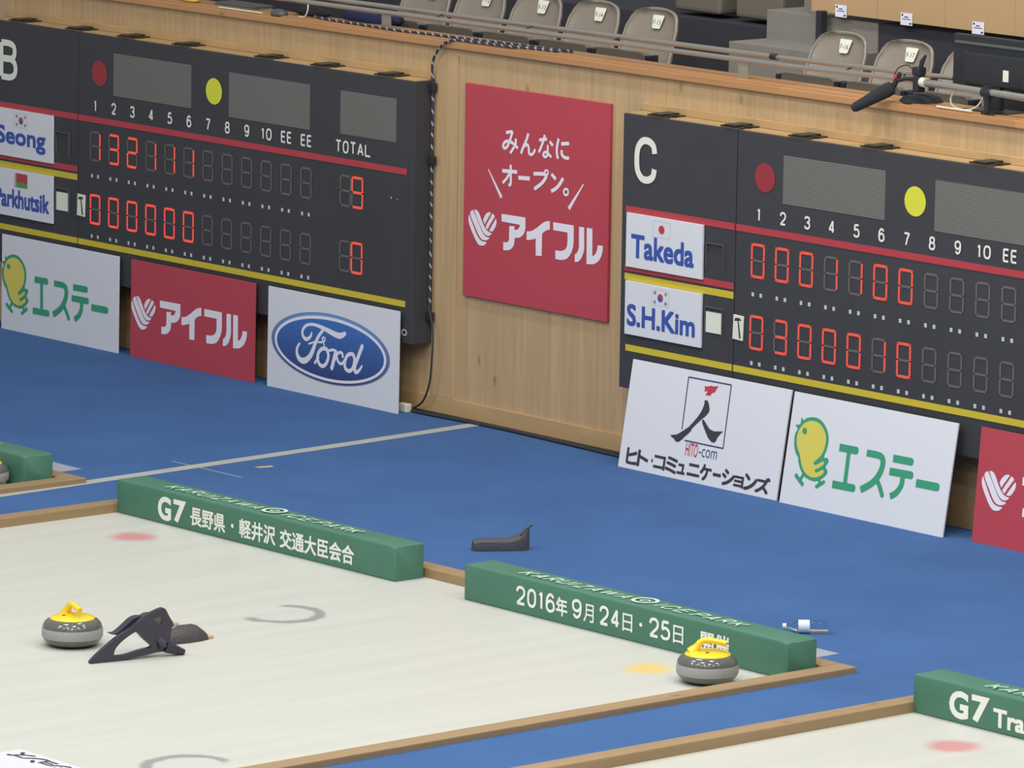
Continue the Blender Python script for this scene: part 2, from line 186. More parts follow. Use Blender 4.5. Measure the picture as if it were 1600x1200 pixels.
# ---- flat graphics. Everything is laid out in (u,v) metres on a board whose front faces -Y; P(u,v,d) lifts it d in front
def P3(u,v,d): return (u,-d,v)
def polyfill(bm,rings,d,P=P3,off=0):
    """fill one outline (rings[0]) with holes (rings[1:]) via a 2D curve, as thin solid ink"""
    c=bpy.data.curves.new('tmp','CURVE'); c.dimensions='2D'; c.fill_mode='BOTH'; c.resolution_u=1; c.offset=off
    for ring in rings:
        s=c.splines.new('POLY'); s.points.add(len(ring)-1)
        for p,q in zip(s.points,ring): p.co=(q[0],q[1],0,1)
        s.use_cyclic_u=True
    curve_into(bm,c,d,P)
def curve_into(bm,c,d,P,fn=None):
    o=bpy.data.objects.new('tmp',c); COL.objects.link(o); bpy.context.view_layer.update()
    me=bpy.data.meshes.new_from_object(o.evaluated_get(bpy.context.evaluated_depsgraph_get()))
    vs=[bm.verts.new(P(*( (fn(v.co.x,v.co.y) if fn else (v.co.x,v.co.y)) ),d)) for v in me.vertices]
    for p in me.polygons:
        try: bm.faces.new([vs[i] for i in p.vertices])
        except ValueError: pass
    bpy.data.objects.remove(o); bpy.data.curves.remove(c); bpy.data.meshes.remove(me)
SK=0
def stroke(bm,pts,w,d,P=P3,round_end=True,round_start=None,sm=True,n=6):
    if round_start is None: round_start=round_end
    k=len(pts); W=list(w) if isinstance(w,(list,tuple)) else [w]*k
    if len(W)<k: W=[W[0]+(W[-1]-W[0])*i/(k-1) for i in range(k)]
    q=[Vector((p[0],p[1],ww)) for p,ww in zip(pts,W)]
    if sm and k>2: q=smooth_pts(q,n=n)
    L=[];R=[];N=len(q)
    cl=(Vector(q[0][:2])-Vector(q[-1][:2])).length<1e-4
    for i in range(N):
        a=Vector(q[(i-1) if i>0 else (N-2 if cl else 0)][:2]); b=Vector(q[(i+1) if i<N-1 else (1 if cl else N-1)][:2])
        t=(b-a).normalized(); nn=Vector((-t.y,t.x)); h=q[i][2]/2; c=Vector(q[i][:2])
        L.append(c+nn*h); R.append(c-nn*h)
    global SK
    SK=(SK+1)%9; d=d+SK*1.2e-4
    def cap(i,s):
        c=Vector(q[i][:2]); h=q[i][2]/2; j=i+1 if i==0 else i-1
        t=(c-Vector(q[j][:2])).normalized(); nn=Vector((-t.y,t.x)); 
        return [c+nn*h*math.cos(a)+t*h*.8*math.sin(a) for a in [PI*k/8 for k in range(9)]]
    for i in range(N-1):
        vs=[bm.verts.new(P(x.x,x.y,d+i*1.3e-5)) for x in (L[i],L[i+1],R[i+1],R[i])]; bm.faces.new(vs)
    if not cl:
        if round_start: bm.faces.new([bm.verts.new(P(x.x,x.y,d-1e-5)) for x in cap(0,1)])
        if round_end: bm.faces.new([bm.verts.new(P(x.x,x.y,d+N*1.3e-5)) for x in cap(N-1,1)])
def ellipse(cu,cv,a,b,n=64): return [(cu+a*math.cos(2*PI*k/n),cv+b*math.sin(2*PI*k/n)) for k in range(n)]
def rect(bm,u0,u1,v0,v1,d,P=P3): bm.faces.new([bm.verts.new(P(*q,d)) for q in ((u0,v0),(u1,v0),(u1,v1),(u0,v1))])
def text(bm,s,u0,u1,v0,v1,d,P=P3,bold=.0,shear=0,em=None,fat=0):
    """glyph outlines of s stretched into the box u0..u1 / v0..v1; em=(v0,v1) fractions keep small glyphs small"""
    c=bpy.data.curves.new('tmp','FONT'); c.body=s; c.size=1; c.offset=bold; c.shear=shear; c.resolution_u=4
    o=bpy.data.objects.new('tmp',c); COL.objects.link(o); bpy.context.view_layer.update()
    me=bpy.data.meshes.new_from_object(o.evaluated_get(bpy.context.evaluated_depsgraph_get()))
    xs=[v.co.x for v in me.vertices]; ys=[v.co.y for v in me.vertices]
    x0,x1=min(xs),max(xs); y0,y1=(min(ys),max(ys)) if em is None else em
    offs=[(0,0)] if not fat else [(-fat,-fat),(fat,-fat),(-fat,fat),(fat,fat),(0,0)]
    for k,(ox,oy) in enumerate(offs):
        fu,fv=abs(fat),abs(fat)
        vs=[bm.verts.new(P(u0+fu+(v.co.x-x0)/(x1-x0)*(u1-u0-2*fu)+ox,v0+fv+(v.co.y-y0)/(y1-y0)*(v1-v0-2*fv)+oy,d+k*1.3e-4)) for v in me.vertices]
        for p in me.polygons:
            try: bm.faces.new([vs[i] for i in p.vertices])
            except ValueError: pass
    bpy.data.objects.remove(o); bpy.data.curves.remove(c); bpy.data.meshes.remove(me)

def _ring(cx,cy,rx,ry,n=20,k=.8): return [(cx+rx*math.copysign(abs(math.cos(t))**k,math.cos(t)),cy+ry*math.copysign(abs(math.sin(t))**k,math.sin(t))) for t in [2*PI*i/n+.3 for i in range(n+1)]]
SIX=[(.92,.84),(.7,.98),(.4,1),(.1,.8),(0,.45),(.05,.15),(.3,0),(.65,0),(.95,.12),(1,.32),(.9,.52),(.6,.62),(.3,.58),(.03,.40)]
GL={'0':[_ring(.5,.5,.5,.5)],'1':[[(.12,.80),(.62,1)],[(.62,1),(.62,0)]],
'2':[[(0,.72),(.07,.9),(.3,1),(.7,1),(.95,.88),(1,.70),(.88,.50),(.45,.25),(.04,0)],[(0,0),(1,0)]],
'3':[[(0,.82),(.2,.97),(.5,1),(.85,.93),(.94,.75),(.8,.58),(.42,.53)],[(.42,.53),(.85,.47),(1,.27),(.85,.06),(.5,0),(.18,.04),(0,.2)]],
'4':[[(.72,0),(.72,1)],[(.72,1),(0,.25)],[(0,.25),(1,.25)]],
'5':[[(.9,1),(.14,1)],[(.14,1),(.08,.52)],[(.08,.52),(.3,.62),(.6,.63),(.92,.5),(1,.3),(.88,.08),(.5,0),(.15,.04),(0,.18)]],
'6':[SIX],'9':[[(1-x,1-y) for x,y in SIX]],'7':[[(0,1),(1,1)],[(1,1),(.60,.52),(.38,0)]],
'8':[_ring(.5,.77,.42,.23),_ring(.5,.27,.5,.27)],
'T':[[(0,1),(1,1)],[(.5,1),(.5,0)]],'O':[_ring(.5,.5,.5,.5)],'A':[[(0,0),(.5,1)],[(.5,1),(1,0)],[(.17,.3),(.83,.3)]],'L':[[(0,1),(0,0)],[(0,0),(1,0)]],
'E':[[(0,0),(0,1)],[(0,1),(1,1)],[(0,.52),(.9,.52)],[(0,0),(1,0)]],'H':[[(0,0),(0,1)],[(1,0),(1,1)],[(0,.5),(1,.5)]],
'B':[[(0,0),(0,1)],[(0,1),(.6,1),(.93,.90),(.93,.64),(.6,.54),(0,.54)],[(0,.54),(.65,.54),(1,.40),(1,.13),(.65,0),(0,0)]],
'C':[[(1,.70),(.93,.89),(.68,1),(.32,.99),(.06,.8),(0,.5),(.06,.2),(.32,.01),(.68,0),(.93,.11),(1,.30)]],
'G':[[(1,.74),(.9,.92),(.62,1),(.3,.98),(.06,.8),(0,.5),(.06,.2),(.3,.02),(.62,0),(.98,.14)],[(1,.08),(1,.46)],[(1,.46),(.58,.46)]],
'K':[[(0,0),(0,1)],[(1,1),(0,.38)],[(.35,.6),(1,0)]],'R':[[(0,0),(0,1)],[(0,1),(.65,1),(1,.9),(1,.6),(.65,.48),(0,.48)],[(.5,.48),(1,0)]],
'P':[[(0,0),(0,1)],[(0,1),(.65,1),(1,.9),(1,.6),(.65,.48),(0,.48)]],'U':[[(0,1),(0,.3),(.15,.05),(.5,0),(.85,.05),(1,.3),(1,1)]],'I':[[(.5,0),(.5,1)]],
'Z':[[(0,1),(1,1)],[(1,1),(0,0)],[(0,0),(1,0)]],'W':[[(0,1),(.25,0)],[(.25,0),(.5,1)],[(.5,1),(.75,0)],[(.75,0),(1,1)]],' ':[]}
GW={'1':.62,'I':.25,'W':1.5,' ':.6,'A':1.05}
def stext(bm,s,u0,u1,v0,v1,d,w,P=P3,shear=0,gap=.28):
    """plain grotesque capitals and numerals drawn as strokes of width w"""
    tot=sum(GW.get(c,1) for c in s)+gap*(len(s)-1); k=(u1-u0)/tot; u=u0
    for c in s:
        gw=GW.get(c,1)*k
        for st in GL[c]:
            q=[(u+w/2+x*(gw-w)+shear*y*(v1-v0),v0+w/2+y*(v1-v0-w)) for x,y in st]
            stroke(bm,q,w,d,P,round_end=False,sm=len(q)>3,n=4)
        u+=gw+gap*k

# ---------------------------------------------------------------- materials
ICE=None
M=dict(
 white=mat('board_white',(215,217,223),.45),
 red=mat('board_red',(181,68,80),.5),
 green_ink=mat('green_ink',(58,152,114),.5),
 yellow_ink=mat('yellow_ink',(214,200,92),.5),
 ink_white=mat('ink_white',(228,226,234),.5),
 ink_black=mat('ink_black',(62,58,66),.5),
 ink_navy=mat('ink_navy',(66,62,110),.5),
 ink_red=mat('ink_red',(190,58,72),.5),
 ink_blue=mat('ink_blue',(58,84,165),.5),
 cab=mat('scoreboard_black',(60,60,64),.55,noise=.06,nscale=2),
 stripe_red=mat('stripe_red',(176,62,70),.45),
 stripe_yel=mat('stripe_yellow',(203,183,54),.45),
 disc_red=mat('disc_red',(150,50,58),.5),
 disc_yel=mat('disc_yellow',(212,212,62),.5),
 num=mat('numeral_white',(226,228,216),.5),
 unlit=mat('unlit_segment',(104,94,90),.6),
 lit=mat('lit_segment',(60,8,5),.4,emit=(1,.085,.045),estr=1.5),
 mark=mat('marker_square',(196,198,190),.5),
 card=mat('card_cream',(222,224,208),.5),
 bracket=mat('bracket_dark',(62,64,60),.4,metal=.5),
 steel=mat('brushed_steel',(205,200,190),.25,metal=.9),
 post=mat('post_grey',(150,142,128),.5,metal=.3),
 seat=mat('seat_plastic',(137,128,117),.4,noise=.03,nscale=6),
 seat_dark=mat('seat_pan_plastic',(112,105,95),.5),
 black=mat('black_plastic',(44,44,50),.4),
 foam=mat('black_foam',(44,46,50),.95,bump=.6,bscale=200),
 dark=mat('dark_void',(52,53,60),.9),
 concrete=mat('grey_step',(126,122,115),.8,noise=.05,nscale=10),
 desk=mat('desk_panel_beige',(182,151,112),.5,noise=.02,nscale=20),
 carpet=mat('blue_carpet',(66,98,146),.95,spec=.1,noise=.07,nscale=1.6,bump=.3,bscale=180),
 tape=mat('grey_tape',(168,170,164),.6,noise=.04,nscale=6),
 bumper=mat('green_vinyl',(70,116,97),.55,noise=.05,nscale=4,bump=.25,bscale=9),
 bump_ink=mat('vinyl_white',(228,232,222),.5),
 bump_top_ink=mat('vinyl_pale_line',(196,222,202),.5),
 granite=mat('granite_dark',(92,94,88),.12,noise=.16,nscale=160,coat=.4),
 band=mat('granite_band',(150,152,150),.6,noise=.12,nscale=160),
 stone_yel=mat('stone_handle_yellow',(240,205,40),.25,coat=.4),
 hack=mat('hack_rubber',(72,68,70),.6,bump=.5,bscale=120),
 hack_tan=mat('hack_edge_tan',(190,164,134),.7),
 stab=mat('stabiliser_plastic',(50,47,60),.3,coat=.3),
 grip=mat('gripper_rubber',(74,76,80),.7,bump=.4,bscale=90),
 bottle=mat('clear_plastic',(235,240,245),.08,trans=1,ior=1.25),
 cable_b=mat('cable_black',(46,46,52),.5),
 cable_w=mat('cable_white',(222,222,204),.5),
 monitor=mat('monitor_black',(44,46,50),.35),
 silver=mat('laptop_silver',(112,112,110),.4,metal=.3),
 navy=mat('navy_cloth',(40,46,84),.9),
 yel_obj=mat('yellow_cloth',(214,184,96),.8),
 plug=mat('plug_white',(214,212,196),.5),
 wall=wood('wall_cedar_boards',(186,156,117),.105,'X',.035,.10,groove=.10),
 fascia=wood('cap_orange_wood',(184,135,90),.9,'X',.10,.08,True,.4,.0,'X'),
 border=wood('border_wood',(151,126,92),1.8,'X',.05,.08,True,.5,.0,'Y'),
 trimw=wood('trim_wood',(186,154,110),.8,'X',.05,.07,True,.45,.0,'X'),
)
# twisted black/white cable
def twist_mat():
    m=bpy.data.materials.new('twisted_cable'); m.use_nodes=True; nt=m.node_tree; b=nt.nodes['Principled BSDF']; b.inputs['Roughness'].default_value=.5
    tc=nt.nodes.new('ShaderNodeTexCoord'); w=nt.nodes.new('ShaderNodeTexWave'); w.wave_type='BANDS'; w.bands_direction='DIAGONAL'; w.inputs['Scale'].default_value=9; w.inputs['Distortion'].default_value=1.5
    cr=nt.nodes.new('ShaderNodeValToRGB'); cr.color_ramp.elements[0].position=.80; cr.color_ramp.elements[0].color=lin((52,52,62))+(1,); cr.color_ramp.elements[1].position=.93; cr.color_ramp.elements[1].color=lin((160,164,180))+(1,)
    nt.links.new(tc.outputs['Object'],w.inputs['Vector']); nt.links.new(w.outputs['Fac'],cr.inputs['Fac']); nt.links.new(cr.outputs['Color'],b.inputs['Base Color'])
    return m
M['twist']=twist_mat()
# led matrix panel: fine horizontal louvres
def matrix_mat():
    m=bpy.data.materials.new('led_matrix'); m.use_nodes=True; nt=m.node_tree; b=nt.nodes['Principled BSDF']; b.inputs['Roughness'].default_value=.5
    tc=nt.nodes.new('ShaderNodeTexCoord')
    w=nt.nodes.new('ShaderNodeTexWave'); w.wave_type='BANDS'; w.bands_direction='Z'; w.inputs['Scale'].default_value=26
    w2=nt.nodes.new('ShaderNodeTexWave'); w2.wave_type='BANDS'; w2.bands_direction='X'; w2.inputs['Scale'].default_value=30
    mx=nt.nodes.new('ShaderNodeMath'); mx.operation='MULTIPLY_ADD'; mx.inputs[1].default_value=.25
    cr=nt.nodes.new('ShaderNodeValToRGB'); cr.color_ramp.elements[0].color=lin((84,85,82))+(1,); cr.color_ramp.elements[1].color=lin((116,117,111))+(1,)
    nt.links.new(tc.outputs['Object'],w.inputs['Vector']); nt.links.new(tc.outputs['Object'],w2.inputs['Vector'])
    nt.links.new(w2.outputs['Fac'],mx.inputs[0]); nt.links.new(w.outputs['Fac'],mx.inputs[2]); nt.links.new(mx.outputs[0],cr.inputs['Fac']); nt.links.new(cr.outputs['Color'],b.inputs['Base Color'])
    return m
M['matrix']=matrix_mat()
# ice with sub-surface paint marks
def ice_mat():
    m=bpy.data.materials.new('pebbled_ice'); m.use_nodes=True; nt=m.node_tree; N=nt.nodes; L=nt.links; b=N['Principled BSDF']
    b.inputs['Roughness'].default_value=.42; b.inputs['Specular IOR Level'].default_value=.3
    tc=N.new('ShaderNodeTexCoord')
    mp=N.new('ShaderNodeMapping'); mp.inputs['Scale'].default_value=(7,.55,1); mp.inputs['Rotation'].default_value=(0,0,.03); L.new(tc.outputs['Object'],mp.inputs['Vector'])
    n=N.new('ShaderNodeTexNoise'); n.inputs['Scale'].default_value=1.2; n.inputs['Detail'].default_value=5; L.new(mp.outputs[0],n.inputs['Vector'])
    cr=N.new('ShaderNodeValToRGB'); cr.color_ramp.elements[0].position=.3; cr.color_ramp.elements[0].color=lin((187,188,180))+(1,); cr.color_ramp.elements[1].position=.7; cr.color_ramp.elements[1].color=lin((194,194,186))+(1,)
    L.new(n.outputs['Fac'],cr.inputs['Fac']); col=cr.outputs['Color']
    # wobble the coordinates slightly so the painted marks have soft uneven rims
    nw=N.new('ShaderNodeTexNoise'); nw.inputs['Scale'].default_value=9; L.new(tc.outputs['Object'],nw.inputs['Vector'])
    sc=N.new('ShaderNodeVectorMath'); sc.operation='SCALE'; sc.inputs['Scale'].default_value=.06; L.new(nw.outputs['Color'],sc.inputs[0])
    ad=N.new('ShaderNodeVectorMath'); ad.operation='ADD'; L.new(tc.outputs['Object'],ad.inputs[0]); L.new(sc.outputs[0],ad.inputs[1])
    def dist(x,y):
        s=N.new('ShaderNodeVectorMath'); s.operation='SUBTRACT'; s.inputs[1].default_value=(x+.03,y+.03,.03); L.new(ad.outputs[0],s.inputs[0])
        z=N.new('ShaderNodeVectorMath'); z.operation='MULTIPLY'; z.inputs[1].default_value=(1,1,0); L.new(s.outputs[0],z.inputs[0])
        l=N.new('ShaderNodeVectorMath'); l.operation='LENGTH'; L.new(z.outputs[0],l.inputs[0]); return l.outputs['Value'],z.outputs[0]
    def rampd(v,a,b_,o0=1,o1=0):
        r=N.new('ShaderNodeMapRange'); r.interpolation_type='SMOOTHSTEP'; r.inputs['From Min'].default_value=a; r.inputs['From Max'].default_value=b_; r.inputs['To Min'].default_value=o0; r.inputs['To Max'].default_value=o1; L.new(v,r.inputs['Value']); return r.outputs[0]
    def mix(fac,rgb,amt):
        nonlocal col
        k=N.new('ShaderNodeMath'); k.operation='MULTIPLY'; k.inputs[1].default_value=amt; L.new(fac,k.inputs[0])
        x=N.new('ShaderNodeMixRGB'); x.inputs['Color2'].default_value=lin(rgb)+(1,); L.new(k.outputs[0],x.inputs['Fac']); L.new(col,x.inputs['Color1']); col=x.outputs['Color']
    for off in (-T,0,T):
        v,_=dist(-.985+off,-3.655); mix(rampd(v,.06,.165),(196,110,116),.72)
        v,_=dist(3.05+off,-3.655); mix(rampd(v,.06,.165),(222,186,84),.75)
        for (cx,cy,flip) in ((1.03,-4.265,1),(3.36,-6.60,-1)):
            v,z=dist(cx+off,cy)
            a=N.new('ShaderNodeMath'); a.operation='SUBTRACT'; a.inputs[1].default_value=.195; L.new(v,a.inputs[0])
            ab=N.new('ShaderNodeMath'); ab.operation='ABSOLUTE'; L.new(a.outputs[0],ab.inputs[0])
            band=rampd(ab.outputs[0],.015,.045)
            dt=N.new('ShaderNodeVectorMath'); dt.operation='DOT_PRODUCT'; dt.inputs[1].default_value=(.92*flip,.38*flip,0); L.new(z,dt.inputs[0])
            side=rampd(dt.outputs['Value'],-.12,-.06,0,1)
            k=N.new('ShaderNodeMath'); k.operation='MULTIPLY'; L.new(band,k.inputs[0]); L.new(side,k.inputs[1]); mix(k.outputs[0],(120,118,126),.7)
    L.new(col,b.inputs['Base Color'])
    bn=N.new('ShaderNodeTexNoise'); bn.inputs['Scale'].default_value=60; bp=N.new('ShaderNodeBump'); bp.inputs['Strength'].default_value=.12; bp.inputs['Distance'].default_value=.004
    L.new(tc.outputs['Object'],bn.inputs['Vector']); L.new(bn.outputs['Fac'],bp.inputs['Height']); L.new(bp.outputs['Normal'],b.inputs['Normal'])
    return m
M['ice']=ice_mat()
# printed oval: blue that deepens towards the bottom (the print itself)
def oval_mat(name,top,bot):
    m=bpy.data.materials.new(name); m.use_nodes=True; nt=m.node_tree; b=nt.nodes['Principled BSDF']; b.inputs['Roughness'].default_value=.5
    tc=nt.nodes.new('ShaderNodeTexCoord'); sp=nt.nodes.new('ShaderNodeSeparateXYZ'); cr=nt.nodes.new('ShaderNodeValToRGB')
    mr=nt.nodes.new('ShaderNodeMapRange'); mr.inputs['From Min'].default_value=.1; mr.inputs['From Max'].default_value=.5
    cr.color_ramp.elements[0].color=lin(bot)+(1,); cr.color_ramp.elements[1].color=lin(top)+(1,)
    nt.links.new(tc.outputs['Object'],sp.inputs[0]); nt.links.new(sp.outputs['Z'],mr.inputs['Value']); nt.links.new(mr.outputs[0],cr.inputs['Fac']); nt.links.new(cr.outputs['Color'],b.inputs['Base Color'])
    return m
M['oval_in']=oval_mat('oval_blue',(62,116,186),(52,58,112)); M['oval_rim']=oval_mat('oval_rim',(106,150,208),(60,62,110))

# ---------------------------------------------------------------- setting
CAR=.02
bm=bmesh.new(); box(bm,-16,14,-3.0,0,-.1,CAR)
for k in (-2,-1,0,1): box(bm,3.775+k*T,-1.69+(k+1)*T,-30,-3.0,-.1,CAR)
struct('floor',bm,M['carpet'])
bm=bmesh.new(); box(bm,-16,14,-30,-2.99,-.3,0); struct('floor.001',bm,M['ice'])
# wooden frame round each sheet
n=1
for k in (-1,0,1):
    o=k*T
    struct('trim_%d'%n,B((-1.69+o,-1.585+o,-30,-3.0,-.05,.05),bevel=.006),M['border']); n+=1
    struct('trim_%d'%n,B((3.665+o,3.775+o,-30,-3.0,-.05,.05),bevel=.006),M['border']); n+=1
    struct('trim_%d'%n,B((-1.584+o,3.664+o,-3.11,-3.0,-.05,.05),bevel=.006),M['border']); n+=1
# rink-side wall
struct('wall_back',B((-16,12,0,.14,0,2.19)),M['wall'])
struct('baseboard_back',B((-2.95+.0,-1.10,-.016,0,CAR,.128),(-16,-7.2,-.016,0,CAR,.128),(-7.2,-2.95,-.016,0,CAR,.128),(-1.10,12,-.016,0,CAR,.128)),M['trimw'])
struct('trim_%d'%n,B((-2.945,-2.735,-.010,0,.129,2.15),bevel=.003),M['wall']); n+=1
struct('trim_%d'%n,B((-2.945+T,-2.735+T,-.010,0,.129,2.15),bevel=.003),M['wall']); n+=1
struct('trim_%d'%n,B((-16,12,-.032,.0,2.19,2.229),bevel=.004),M['fascia']); n+=1
struct('trim_%d'%n,B((-16,12,.006,.21,2.19,2.236),bevel=.004),M['fascia']); n+=1
for a in (-7.2,-1.133):
    struct('trim_%d'%n,B((a,a+4.26,-.022,0,1.993,2.036),bevel=.003),M['trimw']); n+=1
# stand behind the wall
struct('floor.002',B((-16,12,.14,1.33,1.5,1.95)),M['concrete'])
struct('wall_stand',B((-16,-1.25,1.33,1.4,1.95,2.34),(-.335,12,1.045,1.10,1.95,2.49)),M['dark'])
struct('floor.003',B((-16,-1.25,1.4,5,1.95,2.34),(-.335,12,1.10,5,1.95,2.49)),M['dark'])
struct('wall_far',B((-16,12,5,5.1,1.9,5)),M['dark'])
struct('floor.004',B((-1.25,-.34,.75,1.04,1.95,2.325),(-1.25,-.34,1.04,1.33,1.95,2.49),(-1.25,-.34,1.33,2.2,1.95,2.64),bevel=.004),M['concrete'])

# ---------------------------------------------------------------- scoreboards
FY=.15  # face is .15 in front of the wall
SEG={'0':'abcdef','1':'bc','2':'abged','3':'abgcd','9':'abcdfg',' ':''}
DW,DH=.112,.192
def seg_lines():
    w=DW/2-.008; h=DH/2-.008; g=.012
    return {'a':((-w+g,h),(w-g,h)),'d':((-w+g,-h),(w-g,-h)),'g':((-w+g,0),(w-g,0)),
            'f':((-w,h-g),(-w,g*.7)),'b':((w,h-g),(w,g*.7)),'e':((-w,-g*.7),(-w,-h+g)),'c':((w,-g*.7),(w,-h+g))}
SL=seg_lines()
def unlit_mesh():
    bm=bmesh.new()
    for s in SL:
        a,b=SL[s]; stroke(bm,[a,b],.013,.002,round_end=True)
    w=DW/2-.008;h=DH/2-.008;g=.012
    for sx,sz in ((1,1),(1,-1),(-1,1),(-1,-1)): stroke(bm,[(sx*w,sz*(h-g)),(sx*(w-g),sz*h)],.009,.002,round_end=False)
    me=bpy.data.meshes.new('digit_display'); bm.to_mesh(me); bm.free(); return me
UNLIT=unlit_mesh()
def lit_mesh(ch):
    bm=bmesh.new(); w=DW/2-.008;h=DH/2-.008;g=.012
    for s in SEG[ch]:
        (x0,z0),(x1,z1)=SL[s]; L=math.hypot(x1-x0,z1-z0); k=max(2,round(L/.0092)+1); tx,tz=(x1-x0)/L,(z1-z0)/L; nx,nz=-tz,tx
        for i in range(k):
            for r in (-.0042,.0042):
                cx=x0+tx*L*i/(k-1)+nx*r; cz=z0+tz*L*i/(k-1)+nz*r
                rect(bm,cx-.0030,cx+.0030,cz-.0030,cz+.0030,.0035)
    # diagonal corner dots where two lit bars meet
    for (p,q,sx,sz) in (('a','b',1,1),('a','f',-1,1),('d','c',1,-1),('d','e',-1,-1)):
        if p in SEG[ch] and q in SEG[ch]:
            for t in (.5,):
                cx=sx*(w-g*t*.8);cz=sz*(h-g*t*.8); rect(bm,cx-.003,cx+.003,cz-.003,cz+.003,.0035); cx+=sx*.006;cz+=sz*.006; rect(bm,cx-.003,cx+.003,cz-.003,cz+.003,.0035)
    me=bpy.data.meshes.new('lit_segments'); bm.to_mesh(me); bm.free(); return me
LIT={c:lit_mesh(c) for c in '01239'}
def PF(u,v,d): return (u,-FY-d,v)
def scoreboard(off,letter,rows,totals,label):
    """local x: first column at 0"""
    r=thing('scoreboard',label,'scoreboard',(off,0,0),group='curling scoreboards hung on the wall')
    # cabinet: narrow door at the left, long cabinet at the right
    obj('cabinet',B((-.183,3.113,-FY,-.001,.438,1.985),bevel=.004),M['cab'],r)
    obj('cabinet_door',B((-1.122,-.189,-FY,-.001,.438,1.985),bevel=.004),M['cab'],r)
    obj('top_board',B((-1.10,3.10,-.140,-.001,1.986,1.992)),M['trimw'],r)['label']='pale wooden strip along the top of the black case'
    bm=bmesh.new(); stext(bm,letter,-1.022,-.835,1.612,1.867,.003,.040,PF)
    obj('sheet_letter',bm,M['num'],r)
    def stripe(nm,u0,u1,v0,v1,m):
        obj(nm,B((u0,u1,-FY-.003,-FY+.001,v0,v1)),m,r)
    stripe('red_stripe',-.18,3.045,1.432,1.469,M['stripe_red']); stripe('red_stripe',-1.088,-.192,1.432,1.469,M['stripe_red'])
    stripe('red_stripe',-1.088,-.192,1.104,1.140,M['stripe_red'])
    stripe('yellow_stripe',-1.088,-.192,1.052,1.090,M['stripe_yel'])
    stripe('yellow_stripe',-1.07,-.192,.652,.688,M['stripe_yel']); stripe('yellow_stripe',-.18,3.045,.652,.688,M['stripe_yel'])
    for i,s in enumerate(['1','2','3','4','5','6','7','8','9','10','EE','EE']):
        w={1:.024,2:.052}[len(s)] if s!='1' else .015
        bm=bmesh.new(); stext(bm,s,i*CA-w,i*CA+w,1.502,1.575,.003,.0115,PF); obj('column_heading',bm,M['num'],r)
    bm=bmesh.new(); stext(bm,'TOTAL',2.385,2.716,1.500,1.576,.003,.0115,PF,gap=.22); obj('column_heading',bm,M['num'],r)
    bm=bmesh.new(); text(bm,'SEIKO',2.887,3.068,.484,.522,.003,PF,bold=.0); obj('maker_lettering',bm,M['num'],r)
    for (cx,m,nm) in ((.042,M['disc_red'],'red_disc'),(1.204,M['disc_yel'],'yellow_disc')):
        bm=bmesh.new(); polyfill(bm,[ellipse(cx,1.746,.08,.08)],.003,PF); o=obj(nm,bm,m,r)
    for (a,b,c,d) in ((.185,.975,1.62,1.885),(1.351,2.135,1.604,1.877),(2.425,2.945,1.613,1.870)):
        obj('led_matrix',B((a,b,-FY-.002,-FY+.001,c,d)),M['matrix'],r)
    for i in range(12):
        for j,(zc,zm) in enumerate(((1.284,1.097),(.888,.717))):
            ch=rows[j][i] if i<len(rows[j]) else ' '
            digit(r,i*CA,zc,ch)
            bm=bmesh.new()
            for dx in (-.034,.030): rect(bm,i*CA+dx-.010,i*CA+dx+.010,zm-.011,zm+.011,.003,PF)
            obj('marker_squares',bm,M['mark'],r)
    for j,(zc,_) in enumerate(((1.278,0),(.888,0))):
        digit(r,2.482,zc,' '); digit(r,2.597,zc,totals[j]) if False else digit(r,2.593,zc,totals[j])
    bm=bmesh.new(); rect(bm,2.905,2.913,1.278,1.290,.003,PF); obj('indicator_lamp',bm,M['mark'],r)
    bm=bmesh.new(); rect(bm,2.962,2.968,1.277,1.283,.003,PF); obj('indicator_lamp',bm,M['lit'],r)['label']='tiny red indicator lamp'
    for bx in (-.84,-.24,.30,.86,1.68,2.22,2.82):
        bm=B((bx-.09,bx+.09,-.15,-.02,1.993,2.0),(bx-.045,bx+.045,-.16,-.03,2.0,2.010),(bx+.02,bx+.10,-.11,-.09,2.0,2.006),bevel=.002)
        obj('top_clamp',bm,M['bracket'],r)
    # empty / filled clear card holders next to the plates
    for z in (1.20,.845):
        bm=bmesh.new(); 
        for bxx in ((-.412,-.270,-FY-.012,-FY,z+.135,z+.141),(-.274,-.270,-FY-.012,-FY,z-.02,z+.135),(-.412,-.408,-FY-.012,-FY,z-.005,z+.135)): box(bm,*bxx)
        obj('card_holder',bm,mat('holder_grey',(84,84,86),.5),r)
    return r
def digit(r,x,z,ch):
    o=bpy.data.objects.new('digit_display',UNLIT); 
    if not UNLIT.materials: UNLIT.materials.append(M['unlit'])
    COL.objects.link(o); o.parent=r; o.location=(x,-FY,z)
    if ch!=' ':
        me=LIT[ch]
        if not me.materials: me.materials.append(M['lit'])
        l=bpy.data.objects.new('lit_segments',me); COL.objects.link(l); l.parent=o; l['label']='glowing red segments'
scoreboard(CX0,'B',('132111','000000'),('9','0'),'black electronic scoreboard marked B, left of the tall red poster')
scoreboard(CX0+T,'C',('0001100','0300010'),(' ',' '),'black electronic scoreboard marked C, right of the tall red poster')

